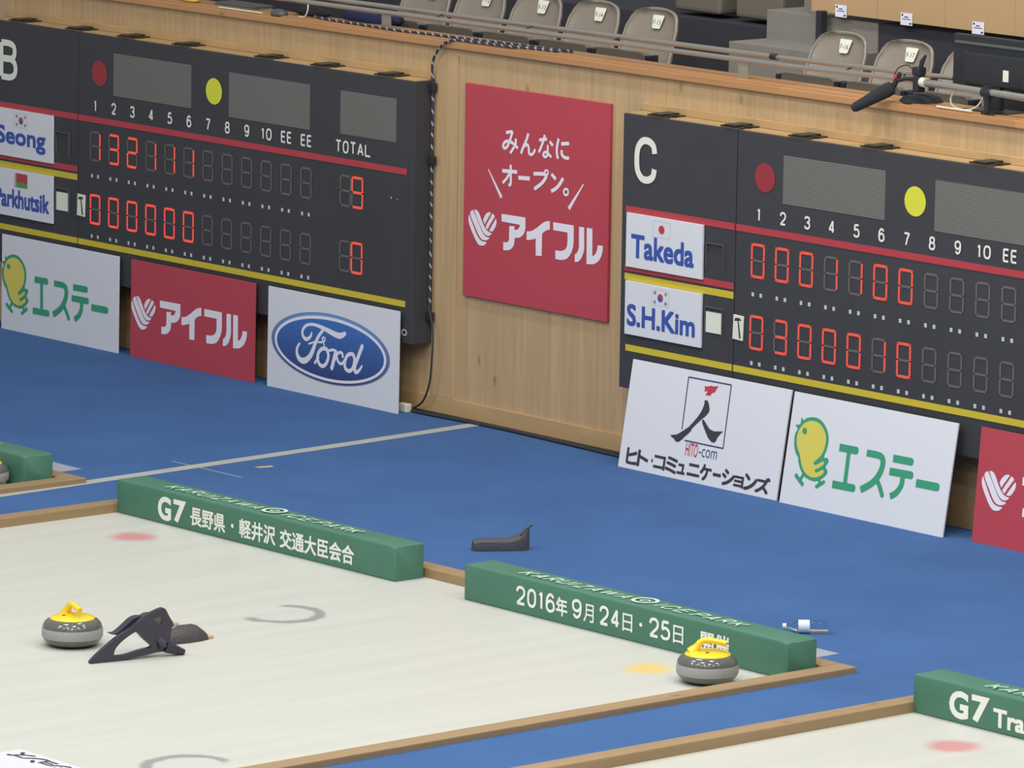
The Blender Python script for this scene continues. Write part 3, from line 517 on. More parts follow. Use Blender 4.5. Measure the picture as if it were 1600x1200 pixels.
# name plates hung on the boards (things of their own)
def plate(off,z0,z1,name,flag,label,u0,u1,vt,vb):
    r=thing('name_plate',label,'name plate',(off-1.065,-FY,z0),group='white name plates on the scoreboards')
    w,h=.632,z1-z0
    def P(u,v,d): return (u,-.018-d,v)
    obj('plate_panel',B((0,w,-.018,-.004,0,h),bevel=.002),M['white'],r)
    bm=bmesh.new(); text(bm,name,u0,u1,vb,vt,.001,P,bold=.008,fat=.0035); obj('name_lettering',bm,M['ink_blue'],r)
    c=(w/2-.02,h-.065); fw,fh=.07,.045
    bm=bmesh.new()
    if flag!='belarus':
        for a in ((-fw,fw,fh-.0015,fh),(-fw,fw,-fh,-fh+.0015),(-fw,-fw+.0015,-fh,fh),(fw-.0015,fw,-fh,fh)): rect(bm,c[0]+a[0],c[0]+a[1],c[1]+a[2],c[1]+a[3],.001,P)
        obj('flag',bm,mat('flag_outline',(176,180,196),.5),r)
    if flag=='japan':
        bm=bmesh.new(); polyfill(bm,[ellipse(c[0],c[1],.024,.024,32)],.0015,P); obj('flag_emblem',bm,M['ink_red'],r)
    if flag=='korea':
        bm=bmesh.new(); rr=.023
        top=[(c[0]+rr*math.cos(t),c[1]+rr*math.sin(t)) for t in [PI*k/16-.4 for k in range(17)]]
        bot=[(c[0]+rr*math.cos(t),c[1]+rr*math.sin(t)) for t in [PI+PI*k/16-.4 for k in range(17)]]
        polyfill(bm,[top],.0015,P); obj('flag_emblem',bm,M['ink_red'],r)
        bm=bmesh.new(); polyfill(bm,[bot],.0015,P); obj('flag_emblem',bm,M['ink_blue'],r)
        bm=bmesh.new()
        for sx in (-1,1):
            for sy in (-1,1):
                for k in (-1,0,1):
                    px,py=c[0]+sx*.045+k*.0045*sx,c[1]+sy*.026+k*.0045*-sy*-1
                    stroke(bm,[(px-.007*-sy*sx*-1,py-.007*-1),(px+.007*-sy*sx*-1,py+.007*-1)],.0028,.0015,P,False)
        obj('flag_bars',bm,M['ink_black'],r)
    if flag=='belarus':
        bm=bmesh.new(); rect(bm,c[0]-fw+.018,c[0]+fw,c[1]-.012,c[1]+fh,.001,P); obj('flag',bm,mat('flag_red',(176,62,66),.5),r)
        bm=bmesh.new(); rect(bm,c[0]-fw+.018,c[0]+fw,c[1]-fh,c[1]-.012,.001,P); obj('flag',bm,mat('flag_green',(88,146,78),.5),r)
        bm=bmesh.new()
        for k in range(6): rect(bm,c[0]-fw,c[0]-fw+.014,c[1]-fh+k*.015,c[1]-fh+k*.015+.008,.001,P)
        obj('flag',bm,mat('flag_red',(176,62,66),.5),r)
    return r
plate(CX0,1.130,1.434,'Seong','korea','white name plate with South Korean flag, left board, between the red stripes',.03,.56,.195,.045)
plate(CX0,.749,1.051,'Parkhutsik','belarus','white name plate with a red and green flag, left board',.02,.60,.175,.055)
plate(CX0+T,1.130,1.434,'Takeda','japan','white name plate with Japanese flag, right board, upper of two',.045,.565,.19,.055)
plate(CX0+T,.749,1.051,'S.H.Kim','korea','white name plate with South Korean flag, right board, lower of two',.02,.585,.175,.05)
for off,side in ((CX0,'left'),(CX0+T,'right')):
    r=thing('hammer_card','cream card with a black hammer drawing on the %s scoreboard'%side,'card',(off-.187,-FY-.004,.832),(0,.04,0),group='hammer cards')
    def P(u,v,d): return (u,-d,v)
    obj('card_panel',B((0,.083,-.004,.002,0,.138),bevel=.003),M['card'],r)
    bm=bmesh.new(); polyfill(bm,[[(.012,.104),(.014,.118),(.038,.124),(.055,.122),(.068,.112),(.05,.109),(.02,.103)]],.0045,P)
    stroke(bm,[(.04,.112),(.062,.012)],[.009,.014],.0045,P,False,sm=False); obj('hammer_drawing',bm,M['ink_black'],r)
    r=thing('square_card','pale square card beside the hammer card on the %s scoreboard'%side,'card',(off-.405,-FY-.004,.843),group='square cards')
    obj('card_panel',B((0,.128,-.003,.002,0,.115)),M['card'],r)

# ---------------------------------------------------------------- poster and sponsor boards
def aif_logo(r,u,v,w,P=P3,d=.0012):
    bm=bmesh.new()
    for q in AIF_LETTERS: polyfill(bm,[[(u+x*w,v+y*w) for x,y in q]],d,P)
    obj('logo_lettering',bm,M['ink_white'],r)
    bm=bmesh.new()
    for q in AIF_HEART: polyfill(bm,[[(u+x*w,v+y*w) for x,y in q]],d,P,off=-.0014)
    obj('heart_emblem',bm,M['ink_white'],r)
r=thing('wall_poster','tall red poster board with white Japanese lettering fixed to the wooden wall','poster',(-2.651,-.022,.765))
obj('poster_panel',B((0,1.267,0,.020,-.005,1.235),bevel=.001),M['red'],r)
aif_logo(r,AIF_POS[0],AIF_POS[1],AIF_POS[2])
bm=bmesh.new()
for pts,w in POSTER_STROKES: stroke(bm,pts,w,.0012,round_end=False)
obj('slogan_lettering',bm,M['ink_white'],r)
def sboard(label,x,ytop,ybot,w,panel,mp,h=.602):
    a=math.atan2(ytop-ybot,.6)
    r=thing('sponsor_board',label,'advertising board',(x,ybot,CAR),(-a,0,0),group='sponsor boards leaning along the wall')
    obj('board_panel',B((0,w,0,.010,0,h+.006),bevel=.001),M[mp],r); return r
def este_print(r,du,dv=0):
    sh=lambda q:[(x+du,y+dv) for x,y in q]
    bm=bmesh.new()
    for pts,w,c in ESTE_STROKES: stroke(bm,sh(pts),w,.0012,round_end=bool(c),round_start=False)
    obj('logo_lettering',bm,M['green_ink'],r)
    bm=bmesh.new(); polyfill(bm,[[tuple(p) for p in smooth2(sh(CHICK_OUT))]],.001)
    for pts,w in CHICK_FEET: stroke(bm,sh(pts),w,.0010)
    ch=obj('chick_emblem',bm,M['green_ink'],r)
    bm=bmesh.new(); polyfill(bm,[smooth2(sh(CHICK_IN))],.0016); obj('chick_body',bm,M['yellow_ink'],ch)
    bm=bmesh.new(); polyfill(bm,[sh(CHICK_EYE)],.0022); obj('chick_eye',bm,M['green_ink'],ch)
def smooth2(q): return [(v.x,v.y) for v in smooth_pts([(x,y,0) for x,y in q],True,3)]
r=sboard('white board with green lettering and yellow chick, far left of the row',-7.015,-.184,-.190,1.24,1,'white'); este_print(r,-.0565,.0)
r=sboard('red board with white heart emblem, between two white boards under the left scoreboard',-5.645,-.184,-.190,1.245,1,'red'); aif_logo(r,.006,.180,1.168)
r=sboard('white board with a blue oval emblem under the left scoreboard',-4.27,-.184,-.190,1.24,1,'white')
bm=bmesh.new(); polyfill(bm,[ellipse(.600,.302,.562,.211,96)],.0008); obj('oval_rim',bm,mat('oval_edge',(120,120,140),.4),r)
bm=bmesh.new(); polyfill(bm,[ellipse(.600,.303,.554,.206,96)],.0011); ov=obj('oval_border',bm,M['oval_rim'],r)
bm=bmesh.new(); polyfill(bm,[ellipse(.600,.300,.530,.193,96)],.0014); obj('oval_ring',bm,M['ink_white'],r)
bm=bmesh.new(); polyfill(bm,[ellipse(.600,.299,.508,.175,96)],.0017); obj('oval_field',bm,M['oval_in'],r)
bm=bmesh.new()
for pts,w in FORD_STROKES: stroke(bm,[(x-.012,y) for x,y in pts],w,.0021)
obj('script_lettering',bm,M['ink_white'],r)
def hito_print(r,flip=None):
    P=flip or P3
    bm=bmesh.new(); polyfill(bm,[HITO_A],.0016,P); polyfill(bm,[HITO_B],.0016,P); obj('brush_emblem',bm,M['ink_black'],r)
    bm=bmesh.new(); polyfill(bm,[HITO_RED],.0016,P); obj('red_brush_mark',bm,M['ink_red'],r)
    bm=bmesh.new()
    for a,b in zip(HITO_FRAME,HITO_FRAME[1:]): stroke(bm,[a,b],.0075,.0012,P,False)
    obj('frame_line',bm,M['ink_navy'],r)
    bm=bmesh.new(); text(bm,'HITO',.5284,.628,.1385,.213,.0012,P,bold=.01); obj('logo_lettering',bm,M['ink_red'],r)
    bm=bmesh.new(); text(bm,'-com',.637,.783,.150,.207,.0012,P,bold=-.005,em=(0,.56)); obj('logo_lettering',bm,M['ink_navy'],r)
    bm=bmesh.new()
    for ch,(u,v,w) in zip('ヒト・コミュニケーションズ',HITO_KANA):
        sm={'ュ':(-.040,.020),'ョ':(-.042,.022),'・':(-.010,.012),'ー':(-.009,.010),'ニ':(-.036,.034),'コ':(-.040,.038)}.get(ch,(-.046,.046))
        text(bm,ch,u-w/2+.007,u+w/2-.006,v+sm[0],v+sm[1],.0012,P,fat=.0035)
    obj('kana_lettering',bm,M['ink_black'],r)
r=sboard('white board with black brush figure in a thin frame, right of the tall red poster',-.971,-.185,-.285,1.295,1,'white'); hito_print(r)
r=sboard('white board with green lettering and yellow chick under the right scoreboard',.364,-.202,-.300,1.253,1,'white'); este_print(r,-.012)
r=sboard('red board with white heart emblem, cut by the right edge of the photo',1.783,-.198,-.248,1.25,1,'red'); aif_logo(r,.035,.183,1.168)

# ---------------------------------------------------------------- green foam bumpers
def PT(u,v,d): return (u,v,.181+d)
def bumper(x,label,kind):
    r=thing('foam_bumper',label,'foam bumper',(x,-3.3125,.001),group='green foam bumpers at the back of the sheets')
    bm=bmesh.new(); L=2.345; W=.194; H=.180
    nx=64
    def sec(t):
        e=.004*math.sin(t*9.7+x)+.003*math.sin(t*23+x*2)
        dip=-.008*math.exp(-((t-.45)/.3)**2)-.004*math.exp(-((t-1.9)/.4)**2)
        b=.014
        pts=[(0,.004),(0,H*.5),(0,H-b),(b*.3,H-b*.3),(b,H+dip*.3),(W*.5,H+e*.4+dip),(W-b,H+dip*.5),(W-b*.3,H-b*.3),(W,H-b),(W,H*.5),(W,.004),(W-.004,0),(.004,0)]
        return pts
    rings=[]
    ts=[0,.004,.014]+[.014+(L-.028)*i/nx for i in range(1,nx)]+[L-.014,L-.004,L]
    for t in ts:
        ins=0
        if t<.014: ins=.010*(1-t/.014)**2
        if t>L-.014: ins=.010*(1-(L-t)/.014)**2
        cx,cz=W/2,H/2; s=sec(t)
        rings.append([bm.verts.new((t,cx+(y-cx)*(1-ins*8),cz+(z-cz)*(1-ins*8) if z>.01 else z)) for y,z in s])
    for a,b in zip(rings,rings[1:]):
        k=len(a)
        for i in range(k): bm.faces.new((a[i],a[(i+1)%k],b[(i+1)%k],b[i]))
    bm.faces.new(rings[0]); bm.faces.new(rings[-1][::-1])
    obj('foam_cover',bm,M['bumper'],r,smooth=True)
    bm=bmesh.new()
    def t(s,a,b,v0,v1,fat=.0025): text(bm,s,a,b,v0,v1,.0015,P3,fat=fat)
    def n(s,a,b,v0,v1,w=.015,gap=.2): stext(bm,s,a,b,v0,v1,.0015,w,P3,gap=gap)
    if kind=='g7jp':
        text(bm,'G',.369,.485,.019,.148,.0015,bold=.04); text(bm,'7',.505,.614,.024,.147,.0015,bold=.04); t('長野県',.652,.951,.030,.128); text(bm,'・',1.000,1.022,.069,.092,.0015)
        t('軽井沢',1.069,1.374,.030,.132); t('交通大臣会合',1.410,2.018,.030,.130)
    elif kind=='date':
        n('2016',.4033,.694,.042,.137); t('年',.701,.786,.037,.130); n('9',.821,.892,.045,.140); t('月',.905,.980,.040,.130,.001)
        n('24',1.022,1.171,.044,.140); t('日',1.190,1.261,.042,.130,.001); text(bm,'・',1.310,1.332,.082,.102,.0015); n('25',1.382,1.5335,.046,.142); t('日',1.553,1.625,.045,.132,.001); t('開催',1.747,1.948,.045,.138)
    elif kind=='g7en':
        text(bm,'G',.238,.360,.021,.150,.0015,bold=.04); text(bm,'7',.380,.494,.026,.150,.0015,bold=.04); t('Transport Ministers Meeting',.518,2.10,.000,.112,.004)
    if len(bm.verts): obj('lettering',bm,M['bump_ink'],r)
    else: bm.free()
    bm=bmesh.new(); off=0 if kind!='g7en' else .05
    def tt(s,a,b): stext(bm,s,a+off-.02,b+off-.02,.048,.130,.0025,.0105,PT,shear=.30,gap=.36)
    tt('KARUIZAWA',.37,1.15); tt('ICE',1.36,1.575); tt('PARK',1.62,1.955)
    stroke(bm,[(1.235+off+.062*math.cos(a),.103+.058*math.sin(a)) for a in [2*PI*k/28 for k in range(29)]],.020,.0025,PT)
    stroke(bm,[(1.235+off+.022*math.cos(a),.103+.022*math.sin(a)) for a in [2*PI*k/16 for k in range(17)]],.010,.0025,PT)
    obj('top_lettering',bm,M['bump_top_ink'],r)
bumper(-1.594,'green foam bumper lettered G7 with Japanese characters, left of the centre gap','g7jp')
bumper(1.288,'green foam bumper lettered with a 2016 date, behind the yellow-handled stone','date')
bumper(4.466,'green foam bumper lettered G7 at the lower right corner','g7en')
bumper(1.288-T,'green foam bumper at the left edge, behind a stone cut by the frame','date')

# ---------------------------------------------------------------- curling stones
def stone_parts(r):
    prof=[(0,.0),(.06,.0),(.08,.003),(.105,.009),(.125,.018),(.138,.031),(.1435,.044)]
    bm=bmesh.new(); lathe(bm,prof); 
    lathe(bm,[(.1435,.090),(.141,.102),(.134,.114),(.122,.125),(.108,.132),(.09,.135),(.0,.135)])
    obj('stone_body',bm,M['granite'],r,smooth=True)
    bm=bmesh.new(); lathe(bm,[(.1435,.044),(.1455,.049),(.1460,.067),(.1455,.085),(.1435,.090)]); obj('striking_band',bm,M['band'],r,smooth=True)
    bm=bmesh.new(); lathe(bm,[(.107,.128),(.108,.1335),(.104,.138),(.09,.143),(.06,.1475),(.03,.149),(0,.1495)])
    obj('handle_plate',bm,M['stone_yel'],r,smooth=True)
    bm=bmesh.new()
    pts=smooth_pts([(-.072,0,.138),(-.062,0,.152),(-.048,0,.170),(-.036,0,.186),(-.018,0,.1965),(.010,0,.1970),(.045,0,.192),(.078,0,.186),(.088,0,.184)],n=4)
    rr=[.030,.029,.026,.022,.020,.018,.0165,.016,.0155,.015,.0148,.0145,.0145,.0145,.0145,.0142,.014,.014,.014,.014,.014,.0138,.0135,.013]
    n_=len(pts); R=[rr[min(int(i/(n_-1)*(len(rr)-1)),len(rr)-1)] for i in range(n_)]
    R[-1]=.006; R[-2]=.0105
    tube(bm,pts,R,14); obj('handle',bm,M['stone_yel'],r,smooth=True)
    bm=bmesh.new(); lathe(bm,[(0,.1505),(.008,.1505),(.009,.149),(.009,.147)],16,c=(-.0,-.045)); obj('handle_bolt',bm,M['bracket'],r)
s0=thing('curling_stone','curling stone with yellow handle beside the black stabiliser frame','curling stone',(1.020,-5.518,.0005),(0,0,math.radians(-12)),group='yellow handled curling stones')
stone_parts(s0)
dup(s0,(3.435,-3.635,.0005),'curling stone with yellow handle by the side border, in front of the date bumper',(0,0,math.radians(45)))
dup(s0,(-2.615,-3.462,.0005),'curling stone cut by the left edge, in front of the far left bumper',(0,0,math.radians(150)))

# ---------------------------------------------------------------- hack, stabiliser, gripper, bottle
r=thing('hack','black rubber starting hack pads set in the ice behind the stabiliser','hack',(1.04,-5.0,0))
for sx,yo in ((-.125,.05),(.215,0.0)):
    bm=bmesh.new(); rings=[]
    secs=[(-.15,.02,.035),(-.12,.045,.055),(-.05,.062,.075),(.03,.06,.072),(.075,.05,.040),(.09,.04,.018)]
    for y,w,h in secs:
        rings.append([bm.verts.new((sx+a*w,y+yo,z*h)) for a,z in ((-1,.0),(-1,.35),(-.8,.75),(-.35,1),(.35,1),(.8,.75),(1,.35),(1,.0))])
    for a,b in zip(rings,rings[1:]):
        for i in range(7): bm.faces.new((a[i],a[i+1],b[i+1],b[i]))
        bm.faces.new((a[7],a[0],b[0],b[7]))
    bm.faces.new(rings[0]); bm.faces.new(rings[-1][::-1])
    p=obj('foothold',bm,M['hack'],r,smooth=True)
    obj('foothold_edge',B((sx-.045,sx+.045,yo+.055,yo+.115,.0,.016),bevel=.004),M['hack_tan'],p)
r=thing('delivery_stabiliser','black pointed plastic stabiliser frame lying on the ice beside the left stone','curling stabiliser',(1.4034,-5.7018,.0),(0,0,math.atan2(.98287,.18429)))
def solid(name,rings,th,m,parent,y0=0,slope=0):
    """polygon in (u, z) extruded along local y"""
    bm=bmesh.new(); polyfill(bm,rings,0,lambda u,v,d:(u,y0-th/2+slope*v,max(v,.001)))
    res=bmesh.ops.extrude_face_region(bm,geom=bm.faces[:])
    for v in [g for g in res['geom'] if isinstance(g,bmesh.types.BMVert)]: v.co.y+=th
    bmesh.ops.remove_doubles(bm,verts=bm.verts[:],dist=1e-5)
    return obj(name,bm,m,parent)
solid('frame',[smooth2(STAB_OUT),smooth2(STAB_H1),smooth2(STAB_H2)],.026,M['stab'],r)
solid('curved_arm',[smooth2(STAB_WING)],.05,M['stab'],r,y0=.05)
bm=bmesh.new(); pts=smooth_pts([(.375,.0,.05),(.37,-.02,.07),(.35,.03,.09),(.33,.06,.07)],n=3); k=len(pts)
tube(bm,pts,[.026-.010*i/(k-1) for i in range(k)],8); obj('hand_block',bm,M['stab'],r,smooth=True)
bm=bmesh.new(); tube(bm,[(.40,.0,.045),(.44,-.01,.03),(.49,-.018,.014)],[.03,.024,.012],8); obj('foot_peg',bm,M['stab'],r,smooth=True)

r=thing('shoe_gripper','dark grey rubber shoe gripper lying on the blue carpet','shoe gripper',(.50,-2.40,CAR),(0,0,math.radians(57)))
bm=bmesh.new(); rings=[]
for x,w,h in ((-.150,.016,.034),(-.144,.036,.050),(-.11,.045,.060),(-.04,.046,.060),(.03,.046,.060),(.06,.045,.064),(.095,.042,.078),(.125,.030,.105),(.142,.012,.122),(.15,.004,.126)):
    rings.append([bm.verts.new((x,a*w,z*h)) for a,z in ((-.9,0),(-1,.3),(-.95,.8),(-.6,1),(.6,1),(.95,.8),(1,.3),(.9,0))])
for q in rings[-3:]:
    pass
for a,b in zip(rings,rings[1:]):
    for i in range(8): bm.faces.new((a[i],a[(i+1)%8],b[(i+1)%8],b[i]))
bm.faces.new(rings[0]); bm.faces.new(rings[-1][::-1])
obj('rubber_sole',bm,M['grip'],r,smooth=True)
bm=bmesh.new(); tube(bm,smooth_pts([(.10,-.03,.085),(.13,-.01,.112),(.165,.0,.130)],n=3),.006,6); obj('pull_tab',bm,M['grip'],r)

r=thing('water_bottle','clear plastic bottle lying on the carpet behind the date bumper','bottle',(2.975,-2.56,CAR+.0325),(0,0,math.radians(49)))
def latx(bm,prof,seg=24):
    rings=[]
    for x,rad in prof: rings.append([bm.verts.new((x,rad*math.cos(2*PI*k/seg),rad*math.sin(2*PI*k/seg))) for k in range(seg)])
    for a,b in zip(rings,rings[1:]):
        for k in range(seg): bm.faces.new((a[k],a[(k+1)%seg],b[(k+1)%seg],b[k]))
    return rings
bm=bmesh.new(); rg=latx(bm,[(-.102,.013),(-.085,.013),(-.06,.029),(-.045,.032),(-.01,.032),(.0,.0305),(.04,.032),(.06,.030),(.085,.032),(.098,.029),(.102,.022)]); bm.faces.new(rg[0]); bm.faces.new(rg[-1]); obj('bottle_body',bm,M['bottle'],r,smooth=True)
bm=bmesh.new(); latx(bm,[(-.045,.0326),(.01,.0326)]); obj('label_wrap',bm,mat('label_pale',(205,214,226),.5),r,smooth=True)
bm=bmesh.new(); rg=latx(bm,[(-.120,.014),(-.102,.0145)]); bm.faces.new(rg[0]); bm.faces.new(rg[-1]); obj('bottle_cap',bm,M['plug'],r)

# advert laid face up in the ice at the lower left, its print upside down from here
r=thing('ice_advert','white advert with dark Japanese lettering set flat in the ice, lower left corner','advert',(3.93,-7.0,0),(0,0,PI))
obj('advert_panel',B((0,1.28,-.005,.62,-.004,.0012)),mat('advert_white',(204,202,218),.5),r)
def PI_(u,v,d): return (u,v,d+.0005)
hito_print(r,PI_)

# ---------------------------------------------------------------- carpet tape and cables
def flat(name,label,cat,q,th,m,group=None):
    bm=bmesh.new(); a=[bm.verts.new((x,y,CAR+.0002)) for x,y in q]; b=[bm.verts.new((x,y,CAR+th)) for x,y in q]
    bm.faces.new(a[::-1]); bm.faces.new(b)
    for i in range(len(q)): j=(i+1)%len(q); bm.faces.new((a[i],a[j],b[j],b[i]))
    return tag(obj(name,bm,m),label,cat,group)
flat('floor_tape','long pale grey tape line crossing the blue carpet from the wall','tape',[(-2.53,-.03),(-2.44,-.03),(-2.37,-1.0),(-2.285,-2.5),(-2.19,-4.2),(-2.17,-12),(-2.27,-12),(-2.28,-4.2),(-2.375,-2.5),(-2.46,-1.0)],.0015,M['tape'])
flat('carpet_seam_mark','thin pale line on the carpet crossing the grey tape','mark',[(-2.55,-2.214),(-1.93,-2.210),(-1.93,-2.202),(-2.55,-2.206)],.001,M['tape'])
flat('tape_scrap','small tan scrap of tape on the carpet above the left bumper','tape',[(-2.14,-1.95),(-2.10,-1.95),(-2.08,-1.86),(-2.12,-1.85)],.0015,M['hack_tan'])
for k,lab in ((0,'grey floor mat patch showing behind the right end of the date bumper'),(-1,'grey floor mat patch showing behind the far left bumper')):
    flat('floor_mat',lab,'mat',[(3.415+k*T-.45,-2.768),(3.415+k*T,-2.768),(3.419+k*T,-2.995),(3.415+k*T-.45,-2.995)],.002,mat('mat_grey',(150,152,165),.7),'grey mats behind the sheets')
def cable(name,label,pts,rad,m,n=6,seg=6,group=None):
    bm=bmesh.new(); tube(bm,smooth_pts(pts,n=n),rad,seg); return tag(obj(name,bm,m,smooth=True),label,'cable',group)
cz=2.2445
cable('twisted_cable','black and white twisted cable along the wall cap, dropping beside the left scoreboard',[(-1.93,.06,cz),(-2.1,.04,cz),(-2.3,-.005,cz),(-2.55,-.012,cz),(-2.72,-.028,cz-.002),(-2.80,-.046,2.225),(-2.865,-.05,2.175),(-2.915,-.05,2.10),(-2.930,-.04,2.0),(-2.922,-.04,1.85),(-2.925,-.04,1.6),(-2.925,-.04,1.2),(-2.92,-.045,.66)],.0078,M['twist'],n=8,seg=8)
cable('twisted_cable','black and white twisted cable lying along the back of the wall cap',[(-4.2,.10,cz),(-4.03,.06,cz),(-3.7,.04,cz),(-3.35,.012,cz),(-3.09,.035,cz),(-2.8,.05,cz),(-2.45,.085,cz),(-2.1,.10,cz),(-1.88,.12,cz)],.0078,M['twist'],n=8,seg=8)
cable('power_cable','thin black cord hanging from the scoreboard case to the plug on the floor',[(-2.92,-.05,.66),(-2.86,-.07,.52),(-2.84,-.09,.38),(-2.87,-.08,.22),(-2.94,-.07,.10),(-3.03,-.06,.045)],.006,M['cable_b'])
cable('floor_cable','black cable along the foot of the wall, nearer one',[(-3.2,-.07,.032),(-2.93,-.085,.030),(-2.5,-.06,.030),(-2.15,-.055,.030),(-1.7,-.075,.030),(-1.15,-.10,.030),(-.5,-.12,.030)],.010,M['cable_b'])
cable('floor_cable','black cable along the foot of the wall, tight to the skirting',[(-3.15,-.045,.032),(-2.8,-.03,.030),(-2.3,-.032,.030),(-1.8,-.036,.030),(-1.2,-.04,.030),(-.5,-.04,.030)],.009,M['cable_b'])
r=thing('power_plug','white plug block on the floor between the oval board and the wall','plug',(-3.06,-.10,CAR))
obj('plug_body',B((-.05,.03,-.025,.02,0,.05),bevel=.006),M['plug'],r); obj('plug_lead',B((-.13,-.05,-.01,.005,.018,.034),bevel=.004),M['plug'],r)
for i,z in enumerate((1.95,1.52,.60)):
    tag(obj('cable_clip',B((-2.944,-2.905,-.055,-.020,z-.025,z+.025),bevel=.004),M['black']),'small black cable clip beside the left scoreboard, '+('topmost','middle','lowest')[i]+' one','cable clip','cable clips')

# ---------------------------------------------------------------- handrail
r=thing('handrail','twin steel tube handrail on short flat posts along the wall cap','handrail',(0,0,0))
bm=bmesh.new(); tube(bm,[(-16,.07,2.322),(-4,.07,2.330),(0,.07,2.337),(1.05,.07,2.352)],.0145,16); obj('lower_rail',bm,M['steel'],r,smooth=True)
bm=bmesh.new(); tube(bm,[(-16,.19,2.346),(-4,.19,2.346),(-.25,.19,2.358)],.0155,16); obj('upper_rail',bm,M['steel'],r,smooth=True)
bm=bmesh.new(); tube(bm,[(-.26,.19,2.358),(1.12,.19,2.372)],.0135,16); obj('upper_rail',bm,M['steel'],r,smooth=True)
bm=bmesh.new(); tube(bm,[(-.30,.19,2.358),(-.25,.19,2.358)],.018,16); obj('rail_sleeve',bm,M['bracket'],r,smooth=True)
for x in (-6.6,-3.49,-.39): obj('post',B((x-.04,x+.04,.065,.075,2.232,2.335),bevel=.002),M['post'],r)
for x in (-3.1,-2.3,-1.55,.33,.75):
    bm=bmesh.new(); tube(bm,[(x,.07,2.338),(x,.12,2.333),(x,.19,2.352)],.004,6); obj('rail_bracket',bm,M['bracket'],r)

# ---------------------------------------------------------------- stadium seats
def seat_parts(r,txt):
    # back shell: rounded, reclined, with a raised rim
    bm=bmesh.new(); nu,nv=20,16; H=.30
    def pt(u,v,back):
        # v: 0 bottom..1 top ; outline half width
        w=.225-.02*v
        rc=.13
        z=v*H
        zc=H-rc
        hw=w
        if z>zc: hw=w-rc*.85+rc*.85*math.sqrt(max(0,1-((z-zc)/rc)**2))*1.0
        x=u*hw
        crown=-.012*(u*u)*v
        zz=z+crown*0
        edge=max(abs(u)**6, max(0,(v-.80)/.20)**2)
        y=.10*v+.03*u*u*-1.0-(.014*edge) + (.02 if back else 0)
        return (x,y,zz)
    g=[]
    for back in (0,1):
        g.append([[bm.verts.new(pt(-1+2*i/nu,(j/nv)**.8,back)) for i in range(nu+1)] for j in range(nv+1)])
    for s in (0,1):
        for j in range(nv):
            for i in range(nu): bm.faces.new((g[s][j][i],g[s][j][i+1],g[s][j+1][i+1],g[s][j+1][i]))
    for j in range(nv):
        for i in (0,nu): bm.faces.new((g[0][j][i],g[0][j+1][i],g[1][j+1][i],g[1][j][i]))
    for i in range(nu):
        bm.faces.new((g[0][nv][i],g[0][nv][i+1],g[1][nv][i+1],g[1][nv][i])); bm.faces.new((g[0][0][i],g[0][0][i+1],g[1][0][i+1],g[1][0][i]))
    obj('backrest',bm,M['seat'],r,smooth=True)
    bm=bmesh.new(); edge=[]
    for k in range(41):
        t=k/40
        if t<.3: u,v=-1,t/.3*.72
        elif t>.7: u,v=1,(1-t)/.3*.72
        else:
            a=(t-.3)/.4*PI; u=-math.cos(a)*1.0; v=.72+.28*math.sin(a)
        # point on outline
        w=.225-.02*v; rc=.13; z=v*.30; zc=.17
        if t<.3 or t>.7: x=u*(w if z<=zc else w-rc*.85+rc*.85*math.sqrt(max(0,1-((z-zc)/rc)**2)))
        else:
            a=(t-.3)/.4*PI; s=math.sin(a); c=-math.cos(a)
            z=.216+.082*s**.7 if s>0 else .216
            hw=w if z<=zc else w-rc*.85+rc*.85*math.sqrt(max(0,1-((z-zc)/rc)**2))
            x=c*min(hw/ max(abs(c),.001),.2) if abs(c)>.98 else c*.205
            x=max(-hw,min(hw,x))
            v=z/.30
        edge.append((x,.10*v-.03*(x/.22)**2-.012,z))
    tube(bm,edge,.010,6); obj('back_rim',bm,M['seat'],r,smooth=True)
    # tipped up pan
    bm=bmesh.new(); poly=[]
    for cx,cz_,a0 in ((.175,.040,0),(-.175,.040,PI/2)):
        for k in range(6): poly.append((cx+.04*math.cos(a0+PI/2*k/5),cz_+.04*math.sin(a0+PI/2*k/5)))
    poly+= [(-.215,-.25),(.215,-.25)]
    polyfill(bm,[poly],0,lambda u,v,d:(u,-.16+(-v)*.1,v))
    res=bmesh.ops.extrude_face_region(bm,geom=bm.faces[:])
    for v in [q for q in res['geom'] if isinstance(q,bmesh.types.BMVert)]: v.co.y-=.045
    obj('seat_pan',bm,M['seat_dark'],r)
    bm=bmesh.new(); box(bm,-.20,.20,-.10,.02,-.06,.0); obj('seat_bracket',bm,M['seat'],r)
    obj('leg',B((.205,.235,-.12,.02,-.215,-.02),bevel=.004),M['black'],r)
    for hx in (.218,-.247): obj('hinge',B((hx,hx+.029,-.22,-.14,.02,.068),bevel=.005),M['black'],r)
    def P(u,v,d): return (u+.005,.045-d,.232+v)
    bm=bmesh.new(); bm2=[(-.048,.036),(-.040,.040),(.040,.040),(.048,.036),(.034,-.032),(.026,-.036),(-.026,-.036),(-.034,-.032)]
    polyfill(bm,[bm2],0,lambda u,v,d:(u+.01,.10*((.225+v)/.30)-.016,.225+v)); t=obj('number_tag',bm,M['card'],r)
    if txt:
        bm=bmesh.new(); text(bm,txt,-.026,.040,.012,-.012+.0,0,lambda u,v,d:(u+.004,.10*((.225+v)/.30)-.018,.225+v)) if False else text(bm,txt,-.028,.034,-.013,.013,0,lambda u,v,d:(u+.006,.10*((.225+v)/.30)-.0175,.225+v),bold=-.01)
        obj('number_lettering',bm,M['ink_black'],t)
seats=[(-3.81,'F-11'),(-3.308,'F-12'),(-2.801,'F-13'),(-2.294,'F-14'),(-1.792,'F-15'),(-.239,'F-16'),(.283,'F-17'),(.80,'F-18')]
